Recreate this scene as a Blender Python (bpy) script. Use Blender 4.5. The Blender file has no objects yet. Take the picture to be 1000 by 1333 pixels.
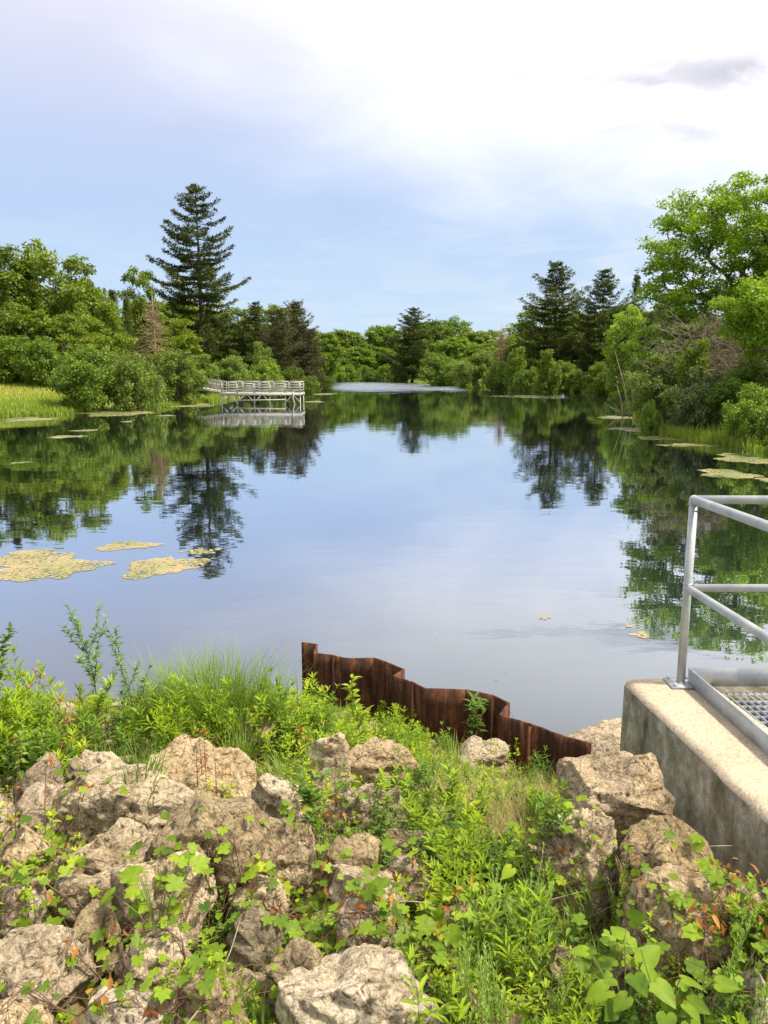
import bpy, math, random
import numpy as np
from mathutils import Vector, Matrix, noise
from mathutils.bvhtree import BVHTree

R = math.radians
PI = math.pi
scene = bpy.context.scene
COL = scene.collection

# ------------------------------------------------------------------ camera model (metres, water at z = 0)
CAM_Z = 2.8
PITCH = R(10.3)
FPX = 1000.0          # focal length in photo pixels (photo 1000 x 1333)
CP, SP = math.cos(PITCH), math.sin(PITCH)

def ray(px, py):
    u, v = (px - 500) / FPX, (py - 666.5) / FPX
    return Vector((u, CP - v * SP, -SP - v * CP))

def on_z(px, py, z):
    d = ray(px, py)
    t = (z - CAM_Z) / d.z
    return Vector((d.x * t, d.y * t, z))

def on_y(px, py, Y):
    d = ray(px, py)
    t = Y / d.y
    return Vector((d.x * t, Y, CAM_Z + d.z * t))

# ------------------------------------------------------------------ helpers
def tag(o, label=None, cat=None, group=None, kind=None):
    if label: o['label'] = label
    if cat: o['category'] = cat
    if group: o['group'] = group
    if kind: o['kind'] = kind
    return o

def empty(name, loc=(0, 0, 0), rz=0):
    o = bpy.data.objects.new(name, None)
    o.empty_display_size = 0.2
    COL.objects.link(o)
    o.location = loc
    o.rotation_euler = (0, 0, rz)
    return o

def copy_tree(o, parent=None):
    c = o.copy()
    COL.objects.link(c)
    c.parent = parent
    for ch in list(o.children):
        copy_tree(ch, c)
    return c

class MB:
    def __init__(s):
        s.v = []; s.f = []; s.t = []; s.m = []; s.n = 0
    def add(s, V, F, tint=0.5, mat=0):
        V = np.asarray(V, dtype=np.float64).reshape(-1, 3)
        if not isinstance(F, list) or isinstance(F[0], tuple): F = [F]
        for G in F:
            G = np.asarray(G, dtype=np.int64)
            s.f.append(G + s.n)
            s.m.append(np.full(len(G), mat, dtype=np.int32))
        s.v.append(V)
        if np.isscalar(tint): tint = np.full(len(V), tint)
        s.t.append(np.asarray(tint, dtype=np.float64))
        s.n += len(V)
    def box(s, lo, hi, tint=0.5, mat=0):
        x0, y0, z0 = lo; x1, y1, z1 = hi
        V = [(x0,y0,z0),(x1,y0,z0),(x1,y1,z0),(x0,y1,z0),(x0,y0,z1),(x1,y0,z1),(x1,y1,z1),(x0,y1,z1)]
        s.add(V, [(3,2,1,0),(4,5,6,7),(0,1,5,4),(1,2,6,5),(2,3,7,6),(3,0,4,7)], tint, mat)
    def bar(s, a, b, w, h=None, tint=0.5, mat=0):
        """square bar between two points"""
        h = h or w
        a, b = Vector(a), Vector(b)
        d = (b - a).normalized()
        up = Vector((0, 0, 1)) if abs(d.z) < 0.9 else Vector((1, 0, 0))
        sx = d.cross(up).normalized() * w / 2
        sy = sx.cross(d).normalized() * h / 2
        V = [a - sx - sy, a + sx - sy, a + sx + sy, a - sx + sy, b - sx - sy, b + sx - sy, b + sx + sy, b - sx + sy]
        s.add([tuple(p) for p in V], [(3,2,1,0),(4,5,6,7),(0,1,5,4),(1,2,6,5),(2,3,7,6),(3,0,4,7)], tint, mat)
    def tube(s, pts, rad, n=6, tint=0.5, mat=0, cap=True):
        P = np.asarray([tuple(p) for p in pts], dtype=np.float64)
        k = len(P)
        if np.isscalar(rad): rad = [rad] * k
        T = np.gradient(P, axis=0)
        T /= np.linalg.norm(T, axis=1)[:, None] + 1e-9
        up = np.array([0.0, 0.0, 1.0]) if abs(T[0][2]) < 0.9 else np.array([1.0, 0.0, 0.0])
        V = []
        A = np.cross(T[0], up); A /= np.linalg.norm(A)
        for i in range(k):
            A = A - T[i] * np.dot(A, T[i]); A /= np.linalg.norm(A) + 1e-9
            B = np.cross(T[i], A)
            for j in range(n):
                a = 2 * PI * j / n
                V.append(P[i] + (A * math.cos(a) + B * math.sin(a)) * rad[i])
        F = [(i*n+j, i*n+(j+1) % n, (i+1)*n+(j+1) % n, (i+1)*n+j) for i in range(k-1) for j in range(n)]
        G = [F]
        if cap and n <= 8:
            if n == 4: pass
            c = np.asarray([[*range(n)][::-1], [*range((k-1)*n, k*n)]])
            G = [F, c]
        elif cap:
            G = [F, np.asarray([[*range(n)][::-1], [*range((k-1)*n, k*n)]])]
        s.add(V, G, tint, mat)
    def build(s, name, mats, parent=None, smooth=False):
        me = bpy.data.meshes.new(name)
        V = np.concatenate(s.v) if s.v else np.zeros((0, 3))
        me.vertices.add(len(V)); me.vertices.foreach_set('co', V.astype(np.float32).ravel())
        loops = np.concatenate([g.ravel() for g in s.f])
        tot = np.concatenate([np.full(len(g), g.shape[1]) for g in s.f])
        start = np.concatenate([[0], np.cumsum(tot)[:-1]])
        me.loops.add(len(loops)); me.loops.foreach_set('vertex_index', loops.astype(np.int32))
        me.polygons.add(len(tot))
        me.polygons.foreach_set('loop_start', start.astype(np.int32))
        me.polygons.foreach_set('loop_total', tot.astype(np.int32))
        if not isinstance(mats, (list, tuple)): mats = [mats]
        for m in mats: me.materials.append(m)
        me.polygons.foreach_set('material_index', np.concatenate(s.m))
        if smooth: me.polygons.foreach_set('use_smooth', np.ones(len(tot), dtype=bool))
        me.update(calc_edges=True)
        at = me.attributes.new('tint', 'FLOAT', 'POINT')
        at.data.foreach_set('value', np.concatenate(s.t).astype(np.float32))
        o = bpy.data.objects.new(name, me)
        COL.objects.link(o)
        if parent: o.parent = parent
        return o

def norm(A):
    return A / (np.linalg.norm(A, axis=-1, keepdims=True) + 1e-9)

def frames(D, N):
    D = norm(D); S = norm(np.cross(N, D)); N = np.cross(D, S)
    return D, S, N

TEMPL = {
 # local (x along, y side, z up), faces
 'quad': (np.array([(0,0,0),(.5,-.5,.06),(1,0,0),(.5,.5,.06)]), [np.array([(0,1,2,3)])]),
 'lance': (np.array([(0,0,0),(.3,0,-.03),(.65,0,-.05),(1,0,-.16),(.3,.5,.06),(.65,.4,.02),(.3,-.5,.06),(.65,-.4,.02)]),
           [np.array([(0,1,4),(0,6,1),(2,3,5),(3,2,7)]), np.array([(1,2,5,4),(2,1,6,7)])]),
}
def lobed(lobes, seed):
    rnd = random.Random(seed)
    pts = [(0.30, 0, 0.0)]
    n = len(lobes)
    for a, r in lobes:
        pts.append((0.30 + r * math.cos(R(a)), r * math.sin(R(a)), -0.14 * r * r + .16 * abs(r * math.sin(R(a))) + rnd.uniform(-.03, .03)))
    F = [(0, i, i + 1) for i in range(1, n)]
    return np.array(pts), [np.array(F)]
_half = [(0,.74),(8,.62),(16,.56),(26,.47),(36,.55),(46,.62),(56,.54),(70,.44),(84,.46),(100,.53),(114,.50),(135,.42),(158,.34),(176,.14)]
TEMPL['grape'] = lobed([(-a, r) for a, r in _half[::-1]] + _half[1:], 1)
_half = [(0,.72),(20,.56),(45,.47),(75,.44),(105,.44),(135,.42),(160,.34),(178,.16)]
TEMPL['heart'] = lobed([(-a, r) for a, r in _half[::-1]] + _half[1:], 2)

def leaves(mb, P, D, N, L, W, tint, kind='quad', mat=0):
    T, Fs = TEMPL[kind]
    P = np.asarray(P); n = len(P)
    if n == 0: return
    D, S, N = frames(np.asarray(D), np.asarray(N))
    L = np.broadcast_to(L, n); W = np.broadcast_to(W, n); tint = np.broadcast_to(tint, n)
    V = (P[:, None, :] + D[:, None, :] * (T[None, :, 0:1] * L[:, None, None])
         + S[:, None, :] * (T[None, :, 1:2] * W[:, None, None]) + N[:, None, :] * (T[None, :, 2:3] * L[:, None, None]))
    k = len(T)
    off = (np.arange(n) * k)[:, None, None]
    G = [(off + F[None]).reshape(-1, F.shape[1]) for F in Fs]
    tv = np.repeat(tint, k)
    if k > 10:
        rad = np.hypot(T[:, 0] - .3, T[:, 1]); rad[0] = 1.0
        nb_ = (np.roll(rad, 1) + np.roll(rad, -1)) / 2
        tv = np.clip(tv + np.tile(np.where(rad > nb_, .13, -.10) + np.random.default_rng(k).normal(size=k) * .05, n), 0, 1)
    mb.add(V.reshape(-1, 3), G, tv, mat)

def blades(mb, P, az, L, W, bend, tint, seg=4, mat=0):
    """arching grass blades: base P, heading az, length L, width W, bend 0..1.6 (radians at the tip)"""
    P = np.asarray(P); n = len(P)
    L = np.broadcast_to(L, n); W = np.broadcast_to(W, n); bend = np.broadcast_to(bend, n); tint = np.broadcast_to(tint, n)
    H = np.stack([np.cos(az), np.sin(az), np.zeros(n)], 1)
    S = np.stack([-np.sin(az), np.cos(az), np.zeros(n)], 1)
    pos = P.copy(); rows = []
    lean = np.random.default_rng(n).uniform(0.02, .25, n)
    for i in range(seg + 1):
        f = i / seg
        w = W * (1 - f ** 1.6) * 0.5 + W * .03
        rows.append(pos - S * w[:, None]); rows.append(pos + S * w[:, None])
        a = lean + bend * (f + .5 / seg) ** 1.5
        pos = pos + (H * np.sin(a)[:, None] + np.array([0, 0, 1.0]) * np.cos(a)[:, None]) * (L / seg)[:, None]
    V = np.stack(rows, 1)
    k = 2 * (seg + 1)
    F = np.array([(2*i, 2*i+1, 2*i+3, 2*i+2) for i in range(seg)])
    off = (np.arange(n) * k)[:, None, None]
    mb.add(V.reshape(-1, 3), [(off + F[None]).reshape(-1, 4)], np.repeat(tint, k), mat)

# ------------------------------------------------------------------ materials
def new_mat(name):
    m = bpy.data.materials.new(name); m.use_nodes = True
    nt = m.node_tree; nt.nodes.clear()
    return m, nt
class NT:
    def __init__(s, nt): s.nt = nt
    def n(s, t, **kw):
        x = s.nt.nodes.new(t)
        for k, v in kw.items():
            if k == 'ins':
                for kk, vv in v.items():
                    if isinstance(vv, bpy.types.NodeSocket): s.nt.links.new(vv, x.inputs[kk])
                    else: x.inputs[kk].default_value = vv
            else: setattr(x, k, v)
        return x
    def math(s, op, a, b=0.0, c=None, clamp=False):
        x = s.n('ShaderNodeMath', operation=op, use_clamp=clamp)
        for i, q in enumerate((a, b, c)):
            if q is None: continue
            if isinstance(q, bpy.types.NodeSocket): s.nt.links.new(q, x.inputs[i])
            else: x.inputs[i].default_value = q
        return x.outputs[0]
    def ramp(s, fac, stops, interp='LINEAR'):
        x = s.n('ShaderNodeValToRGB')
        s.nt.links.new(fac, x.inputs[0])
        cr = x.color_ramp; cr.interpolation = interp
        while len(cr.elements) < len(stops): cr.elements.new(0.5)
        for e, (p, c) in zip(cr.elements, stops):
            e.position = p
            e.color = (*c, 1) if isinstance(c, (tuple, list)) else (c, c, c, 1)
        return x.outputs[0]
    def mix(s, fac, a, b, mode='MIX'):
        x = s.n('ShaderNodeMix', data_type='RGBA', blend_type=mode)
        for sock, q in ((x.inputs[0], fac), (x.inputs[6], a), (x.inputs[7], b)):
            if isinstance(q, bpy.types.NodeSocket): s.nt.links.new(q, sock)
            elif isinstance(q, (tuple, list)): sock.default_value = (*q, 1)
            else: sock.default_value = q
        return x.outputs[2]
    def noise(s, vec, scale, detail=4, rough=.55, dist=0, out=0):
        x = s.n('ShaderNodeTexNoise')
        x.inputs['Scale'].default_value = scale; x.inputs['Detail'].default_value = detail
        x.inputs['Roughness'].default_value = rough; x.inputs['Distortion'].default_value = dist
        if vec is not None: s.nt.links.new(vec, x.inputs['Vector'])
        return x.outputs[out]
    def bump(s, h, strength=.5, dist=.02, normal=None):
        x = s.n('ShaderNodeBump'); x.inputs['Strength'].default_value = strength; x.inputs['Distance'].default_value = dist
        s.nt.links.new(h, x.inputs['Height'])
        if normal is not None: s.nt.links.new(normal, x.inputs['Normal'])
        return x.outputs[0]
    def out(s, sh):
        o = s.n('ShaderNodeOutputMaterial'); s.nt.links.new(sh, o.inputs[0])
    def pbsdf(s, col, rough=.8, normal=None, spec=.3, metal=0.0):
        p = s.n('ShaderNodeBsdfPrincipled')
        for k, v in (('Base Color', col), ('Roughness', rough), ('Normal', normal), ('Specular IOR Level', spec), ('Metallic', metal)):
            if v is None: continue
            if isinstance(v, bpy.types.NodeSocket): s.nt.links.new(v, p.inputs[k])
            elif isinstance(v, (tuple, list)): p.inputs[k].default_value = (*v, 1)
            else: p.inputs[k].default_value = v
        return p.outputs[0]

def leaf_mat(name, dark, light, trans=.3, yellow=None, rough=.5, tscale=1.5):
    m, nt = new_mat(name); k = NT(nt)
    t = k.n('ShaderNodeAttribute', attribute_name='tint').outputs['Fac']
    rnd = k.n('ShaderNodeObjectInfo').outputs['Random']
    f = k.math('ADD', k.math('MULTIPLY', t, .74), k.math('MULTIPLY', rnd, .26))
    stops = [(0.05, dark), (.8, light)]
    if yellow: stops.append((.97, yellow))
    c = k.ramp(f, stops)
    p = k.pbsdf(c, rough, spec=.25)
    tr = k.n('ShaderNodeBsdfTranslucent')
    tc = k.mix(1.0, c, (tscale, tscale * 1.05, tscale * .55), 'MULTIPLY')
    nt.links.new(tc, tr.inputs[0])
    mx = k.n('ShaderNodeMixShader'); mx.inputs[0].default_value = trans
    nt.links.new(p, mx.inputs[1]); nt.links.new(tr.outputs[0], mx.inputs[2])
    k.out(mx.outputs[0])
    return m

def bark_mat(name, c1, c2, sc=3.0):
    m, nt = new_mat(name); k = NT(nt)
    tc = k.n('ShaderNodeTexCoord').outputs['Object']
    mp = k.n('ShaderNodeMapping'); nt.links.new(tc, mp.inputs[0]); mp.inputs['Scale'].default_value = (sc, sc, sc * .2)
    n1 = k.noise(mp.outputs[0], 4, 6, .65)
    c = k.ramp(n1, [(.3, c1), (.7, c2)])
    k.out(k.pbsdf(c, .9, k.bump(n1, .6, .03)))
    return m

M = {}
M['oak'] = leaf_mat('oak leaves', (.07, .12, .010), (.27, .40, .025), .42, (.38, .48, .03))
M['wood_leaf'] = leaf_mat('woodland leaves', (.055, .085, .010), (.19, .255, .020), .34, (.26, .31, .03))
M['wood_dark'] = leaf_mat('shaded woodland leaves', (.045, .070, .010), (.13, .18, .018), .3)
M['wood_far'] = leaf_mat('far woodland leaves', (.06, .10, .012), (.18, .27, .02), .34, (.28, .36, .03))
M['bush'] = leaf_mat('willow bush leaves', (.085, .125, .022), (.21, .28, .045), .35, (.30, .36, .06))
M['bush_green'] = leaf_mat('green bush leaves', (.06, .10, .015), (.19, .275, .025), .34, (.28, .36, .04))
M['bush_grey'] = leaf_mat('grey green bush leaves', (.08, .11, .04), (.19, .24, .08), .3)
M['pine'] = leaf_mat('pine needles', (.034, .050, .012), (.125, .155, .03), .2, (.19, .22, .04), .55, 1.2)
M['pine_blue'] = leaf_mat('bluish pine needles', (.038, .060, .020), (.14, .18, .05), .2, None, .55, 1.2)
M['cedar'] = leaf_mat('brownish cedar needles', (.045, .05, .018), (.11, .11, .04), .15, (.17, .12, .055), .6, 1.2)
M['bark'] = bark_mat('grey brown bark', (.05, .035, .025), (.16, .12, .09))
M['dead'] = bark_mat('dead grey twigs', (.15, .125, .08), (.32, .27, .18))
M['dead_brown'] = bark_mat('dead brown twigs', (.24, .17, .09), (.40, .29, .17))

# foreground plants
M['weed'] = leaf_mat('weed leaves', (.08, .15, .012), (.36, .47, .03), .45, (.50, .52, .05))
M['weed_dark'] = leaf_mat('dark weed leaves', (.035, .085, .015), (.15, .25, .03), .38, (.30, .36, .05))
M['weed_pale'] = leaf_mat('pale weed leaves', (.15, .23, .045), (.36, .46, .11), .38)
M['willow'] = leaf_mat('willow leaves', (.09, .18, .06), (.22, .34, .12), .35, (.30, .40, .18))
M['vine'] = leaf_mat('vine leaves', (.055, .12, .012), (.27, .38, .022), .42, (.40, .43, .03))
M['sedge'] = leaf_mat('sedge blades', (.055, .115, .018), (.22, .32, .04), .35, (.42, .44, .12))
M['straw'] = leaf_mat('dry straw', (.30, .25, .10), (.52, .44, .22), .3)
M['rust_leaf'] = leaf_mat('withered orange leaves', (.22, .07, .02), (.50, .22, .06), .3)
M['stem'] = leaf_mat('green stems', (.08, .13, .03), (.18, .22, .06), .1)
M['stem_brown'] = bark_mat('brown stems', (.12, .06, .04), (.28, .17, .11), 30)

def rock_mat(name, base, light, dark, lichen=None):
    m, nt = new_mat(name); k = NT(nt)
    tc = k.n('ShaderNodeTexCoord').outputs['Object']
    rnd = k.n('ShaderNodeObjectInfo').outputs['Random']
    off = k.n('ShaderNodeVectorMath', operation='ADD'); nt.links.new(tc, off.inputs[0])
    cb = k.n('ShaderNodeCombineXYZ')
    for i in range(3): nt.links.new(k.math('MULTIPLY', rnd, 13.0 + 7 * i), cb.inputs[i])
    nt.links.new(cb.outputs[0], off.inputs[1])
    v = off.outputs[0]
    big = k.noise(v, 5, 6, .6, .6)
    mid = k.noise(v, 22, 8, .68, 1.6)
    fine = k.noise(v, 90, 5, .7, .4)
    mp = k.n('ShaderNodeMapping'); nt.links.new(v, mp.inputs[0]); mp.inputs['Scale'].default_value = (1, 1, 2.6); mp.inputs['Rotation'].default_value = (.5, .3, 0)
    crack = k.n('ShaderNodeTexVoronoi', feature='DISTANCE_TO_EDGE'); crack.inputs['Scale'].default_value = 5.5
    wv = k.mix(.12, mp.outputs[0], k.noise(v, 7, 5, .6, 0, 1))
    nt.links.new(wv, crack.inputs['Vector'])
    cr = k.ramp(crack.outputs[0], [(0.0, 0.0), (.05, 1.0)])
    c = k.ramp(big, [(.3, base), (.62, light)])
    c = k.mix(k.ramp(mid, [(.36, 1.0), (.5, 0.0)]), c, dark)
    c = k.mix(k.math('MULTIPLY', k.math('SUBTRACT', 1.0, cr), .35), c, dark)
    gv = k.math('MULTIPLY', rnd, 1.0)
    hs = k.n('ShaderNodeHueSaturation'); nt.links.new(c, hs.inputs['Color']); nt.links.new(k.math('ADD', .98, k.math('MULTIPLY', rnd, .30)), hs.inputs['Saturation']); nt.links.new(k.math('ADD', .82, k.math('MULTIPLY', k.math('FRACT', k.math('MULTIPLY', rnd, 7.3)), .38)), hs.inputs['Value'])
    c = hs.outputs[0]
    spk = k.ramp(fine, [(.34, 0.55), (.5, 1.0), (.68, 1.3)])
    c = k.mix(1.0, c, spk, 'MULTIPLY')
    if lichen:
        l = k.noise(v, 11, 4, .6, .5)
        c = k.mix(k.ramp(l, [(.62, 0.0), (.67, 0.9)]), c, lichen)
    h = k.math('ADD', k.math('MULTIPLY', mid, 1.0), k.math('ADD', k.math('MULTIPLY', fine, .22), k.math('MULTIPLY', cr, .12)))
    nrm = k.bump(h, 1.0, .03)
    k.out(k.pbsdf(c, .92, nrm, .2))
    return m
M['rock'] = [rock_mat('tan limestone', (.34, .26, .165), (.58, .47, .325), (.10, .07, .042)),
             rock_mat('pale limestone', (.42, .34, .235), (.66, .56, .42), (.13, .095, .06)),
             rock_mat('grey brown stone', (.23, .175, .11), (.43, .345, .225), (.06, .044, .028)),
             rock_mat('pale stone with rusty pits', (.42, .32, .20), (.66, .53, .36), (.15, .095, .05), (.17, .055, .02))]

def soil_mat():
    m, nt = new_mat('bank soil and grass'); k = NT(nt)
    g = k.n('ShaderNodeNewGeometry').outputs['Position']
    near = k.noise(g, 6, 8, .65, .5)
    big = k.noise(g, .25, 5, .6)
    soil = k.ramp(near, [(.3, (.045, .032, .02)), (.55, (.13, .095, .055)), (.72, (.24, .19, .10))])
    grass = k.ramp(k.noise(g, 1.2, 6, .6), [(.3, (.06, .11, .02)), (.5, (.14, .21, .035)), (.7, (.26, .25, .07))])
    sx = k.n('ShaderNodeSeparateXYZ'); nt.links.new(g, sx.inputs[0])
    f = k.ramp(k.math('DIVIDE', sx.outputs[1], 40.0), [(.2, 0.0), (.5, 1.0)])
    c = k.mix(f, soil, grass)
    mud = k.ramp(k.math('DIVIDE', sx.outputs[2], 1.0), [(0.02, 1.0), (.10, 0.0)])
    c = k.mix(mud, c, (.05, .04, .025))
    k.out(k.pbsdf(c, .95, k.bump(near, .8, .05), .15))
    return m
M['soil'] = soil_mat()

def water_mat():
    m, nt = new_mat('pond water'); k = NT(nt)
    g = k.n('ShaderNodeNewGeometry').outputs['Position']
    sx = k.n('ShaderNodeSeparateXYZ'); nt.links.new(g, sx.inputs[0])
    X, Y = sx.outputs[0], sx.outputs[1]
    mp = k.n('ShaderNodeMapping'); nt.links.new(g, mp.inputs[0]); mp.inputs['Scale'].default_value = (1.0, 1.6, 1)
    n1 = k.noise(mp.outputs[0], 1.1, 3, .5)
    n2 = k.noise(mp.outputs[0], .18, 2, .5)
    # ripple field: nearly still pond, a breeze patch in the far middle
    edge = k.math('MULTIPLY', k.noise(g, .09, 6, .7), 90.0)
    def band(v, a, b, c, d):
        lo = k.n('ShaderNodeMapRange', interpolation_type='SMOOTHSTEP'); nt.links.new(v, lo.inputs[0])
        lo.inputs[1].default_value = a; lo.inputs[2].default_value = b
        hi = k.n('ShaderNodeMapRange', interpolation_type='SMOOTHSTEP'); nt.links.new(v, hi.inputs[0])
        hi.inputs[1].default_value = c; hi.inputs[2].default_value = d; hi.inputs[3].default_value = 1; hi.inputs[4].default_value = 0
        return k.math('MULTIPLY', lo.outputs[0], hi.outputs[0])
    yb = band(k.math('ADD', Y, k.math('SUBTRACT', edge, 45.0)), 105.0, 135.0, 200.0, 225.0)
    xs = k.math('DIVIDE', X, Y)
    xb = band(xs, -0.09, -0.05, 0.08, 0.13)
    patch = k.math('MULTIPLY', yb, xb)
    b1 = k.bump(k.math('ADD', n1, k.math('MULTIPLY', n2, 2.0)), 1.0, .0026)
    rip = k.noise(mp.outputs[0], 2.5, 4, .6)
    b2 = k.n('ShaderNodeBump'); b2.inputs['Distance'].default_value = .2
    nt.links.new(rip, b2.inputs['Height']); nt.links.new(b1, b2.inputs['Normal'])
    nt.links.new(k.math('MULTIPLY', patch, .7), b2.inputs['Strength'])
    gl = k.n('ShaderNodeBsdfGlossy'); gl.inputs['Roughness'].default_value = .015
    gl.inputs['Color'].default_value = (.86, .885, .935, 1)
    nt.links.new(b2.outputs[0], gl.inputs['Normal'])
    nt.links.new(k.math('ADD', .012, k.math('MULTIPLY', patch, .14)), gl.inputs['Roughness'])
    deep = k.pbsdf(k.mix(k.noise(g, .6, 4, .6), (.018, .03, .034), (.03, .042, .045)), .6, spec=0.0)
    lw = k.n('ShaderNodeLayerWeight'); lw.inputs[0].default_value = .5
    fac = k.ramp(lw.outputs['Facing'], [(0.0, .06), (.5, .16), (.66, .52), (.76, .80), (.86, .95), (1.0, .97)])
    mx = k.n('ShaderNodeMixShader'); nt.links.new(fac, mx.inputs[0]); nt.links.new(deep, mx.inputs[1]); nt.links.new(gl.outputs[0], mx.inputs[2])
    k.out(mx.outputs[0])
    return m
M['water'] = water_mat()

def concrete_mat(name, stained):
    m, nt = new_mat(name); k = NT(nt)
    tc = k.n('ShaderNodeNewGeometry').outputs['Position']
    n1 = k.noise(tc, 3, 6, .6); n2 = k.noise(tc, 60, 4, .7)
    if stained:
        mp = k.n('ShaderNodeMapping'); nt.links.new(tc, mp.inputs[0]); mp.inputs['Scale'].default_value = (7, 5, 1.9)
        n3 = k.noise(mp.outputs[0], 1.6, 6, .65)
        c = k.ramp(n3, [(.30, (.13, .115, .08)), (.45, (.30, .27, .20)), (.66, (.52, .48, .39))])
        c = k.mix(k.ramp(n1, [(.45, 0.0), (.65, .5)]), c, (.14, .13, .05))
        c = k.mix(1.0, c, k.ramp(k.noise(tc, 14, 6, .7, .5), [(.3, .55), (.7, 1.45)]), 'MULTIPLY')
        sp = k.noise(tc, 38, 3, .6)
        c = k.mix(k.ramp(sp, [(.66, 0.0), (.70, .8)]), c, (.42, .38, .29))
    else:
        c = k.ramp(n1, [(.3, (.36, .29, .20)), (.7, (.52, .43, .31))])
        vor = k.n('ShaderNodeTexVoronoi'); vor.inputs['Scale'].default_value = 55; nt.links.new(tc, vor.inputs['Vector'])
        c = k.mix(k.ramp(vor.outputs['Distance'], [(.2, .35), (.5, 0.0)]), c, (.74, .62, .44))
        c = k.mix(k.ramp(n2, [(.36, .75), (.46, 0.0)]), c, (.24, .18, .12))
    k.out(k.pbsdf(c, .9, k.bump(n2, .6, .01), .2))
    return m
M['conc_top'] = concrete_mat('worn aggregate concrete', False)
M['conc_side'] = concrete_mat('stained concrete', True)

def metal_mat(name, c1, c2, metal, rough, sc=8):
    m, nt = new_mat(name); k = NT(nt)
    tc = k.n('ShaderNodeNewGeometry').outputs['Position']
    n1 = k.noise(tc, sc, 5, .6, .5); n2 = k.noise(tc, sc * 9, 3, .6)
    c = k.ramp(n1, [(.3, c1), (.7, c2)])
    c = k.mix(k.ramp(n2, [(.6, 0.0), (.75, .3)]), c, (.85, .85, .85))
    k.out(k.pbsdf(c, rough, k.bump(n2, .2, .003), .4, metal))
    return m
M['galv'] = metal_mat('galvanised steel', (.34, .36, .36), (.54, .56, .55), .3, .5)
M['galv_dull'] = metal_mat('dull galvanised plate', (.30, .32, .34), (.60, .62, .63), .35, .45, 5)
M['pier'] = metal_mat('weathered aluminium and timber', (.28, .27, .235), (.46, .44, .39), .1, .6, 2)
M['hole'] = metal_mat('dark hole shade', (.02, .02, .02), (.04, .04, .04), 0, .8)  # near black colour standing in for the shade inside the vent hole

def rust_mat():
    m, nt = new_mat('rusty sheet steel'); k = NT(nt)
    tc = k.n('ShaderNodeNewGeometry').outputs['Position']
    mp = k.n('ShaderNodeMapping'); nt.links.new(tc, mp.inputs[0]); mp.inputs['Scale'].default_value = (10, 10, 1.2)
    n1 = k.noise(mp.outputs[0], 1.5, 6, .65, .3); n2 = k.noise(tc, 35, 5, .7); n3 = k.noise(tc, 3, 3, .5)
    c = k.ramp(n1, [(.28, (.020, .010, .007)), (.46, (.055, .021, .012)), (.60, (.15, .058, .025)), (.76, (.36, .19, .09))])
    c = k.mix(k.ramp(n3, [(.5, 0.0), (.7, .45)]), c, (.03, .014, .012))
    c = k.mix(1.0, c, k.ramp(n2, [(.3, .6), (.7, 1.4)]), 'MULTIPLY')
    k.out(k.pbsdf(c, .85, k.bump(n2, .5, .006), .25, .1))
    return m
M['rust'] = rust_mat()

def pad_mat():
    m, nt = new_mat('yellow green water plants'); k = NT(nt)
    t = k.n('ShaderNodeAttribute', attribute_name='tint').outputs['Fac']
    c = k.ramp(t, [(0.0, (.10, .13, .04)), (.35, (.24, .22, .09)), (.7, (.34, .27, .135)), (1.0, (.40, .24, .14))])
    k.out(k.pbsdf(c, .55, None, .3))
    return m
M['pad'] = pad_mat()

# ------------------------------------------------------------------ pond outline and terrain
def zpt(px, py): 
    p = on_z(px, py, 0.0); return (p.x, p.y)
POND = [(-30, 4.6), (-9, 5.4), (-3.2, 6.15), (-1.3, 6.3), (-.74, 6.25), (-.1, 5.9), (.7, 5.3), (1.3, 4.75), (1.46, 4.42), (2.6, 4.45), (5, 4.45), (9, 4.6), (14, 9), (15.8, 18),
        zpt(1010, 590), zpt(960, 580), zpt(905, 574), zpt(860, 566), zpt(838, 552), zpt(826, 545), zpt(832, 533), zpt(850, 522), zpt(835, 514), zpt(760, 511),
        zpt(700, 506.5), zpt(640, 504), zpt(600, 501), zpt(548, 499.5), zpt(530, 495), zpt(470, 494), zpt(430, 496.5), zpt(418, 500), zpt(398, 503),
        zpt(380, 509), zpt(330, 514), zpt(290, 521), zpt(262, 525), zpt(215, 529.5), zpt(145, 534), zpt(75, 540), zpt(0, 542), (-46, 42), (-60, 20)]
PA = np.array(POND); PB = np.roll(PA, -1, 0)

def pond_sd(x, y):
    """signed distance to the pond outline, positive on land (numpy arrays)"""
    x = np.atleast_1d(np.asarray(x, float)); y = np.atleast_1d(np.asarray(y, float))
    best = np.full(x.shape, 1e9); inside = np.zeros(x.shape, bool)
    for (ax, ay), (bx, by) in zip(PA, PB):
        dx, dy = bx - ax, by - ay
        t = np.clip(((x - ax) * dx + (y - ay) * dy) / (dx * dx + dy * dy), 0, 1)
        best = np.minimum(best, np.hypot(x - ax - t * dx, y - ay - t * dy))
        c = ((ay > y) != (by > y))
        with np.errstate(divide='ignore', invalid='ignore'):
            xi = (bx - ax) * (y - ay) / (by - ay + 1e-12) + ax
        inside ^= c & (x < xi)
    return np.where(inside, -best, best)

_rg = np.random.default_rng(5)
_W = [(_rg.uniform(-1, 1, 2), _rg.uniform(0, 6.28)) for _ in range(24)]
def waves(x, y, scale):
    s = 0
    for i, (d, ph) in enumerate(_W[:12]):
        f = (1 + i * .45) / scale
        s = s + np.sin((x * d[0] + y * d[1]) * f * 2.2 + ph) / (1 + i * .35)
    return s / 4

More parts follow.
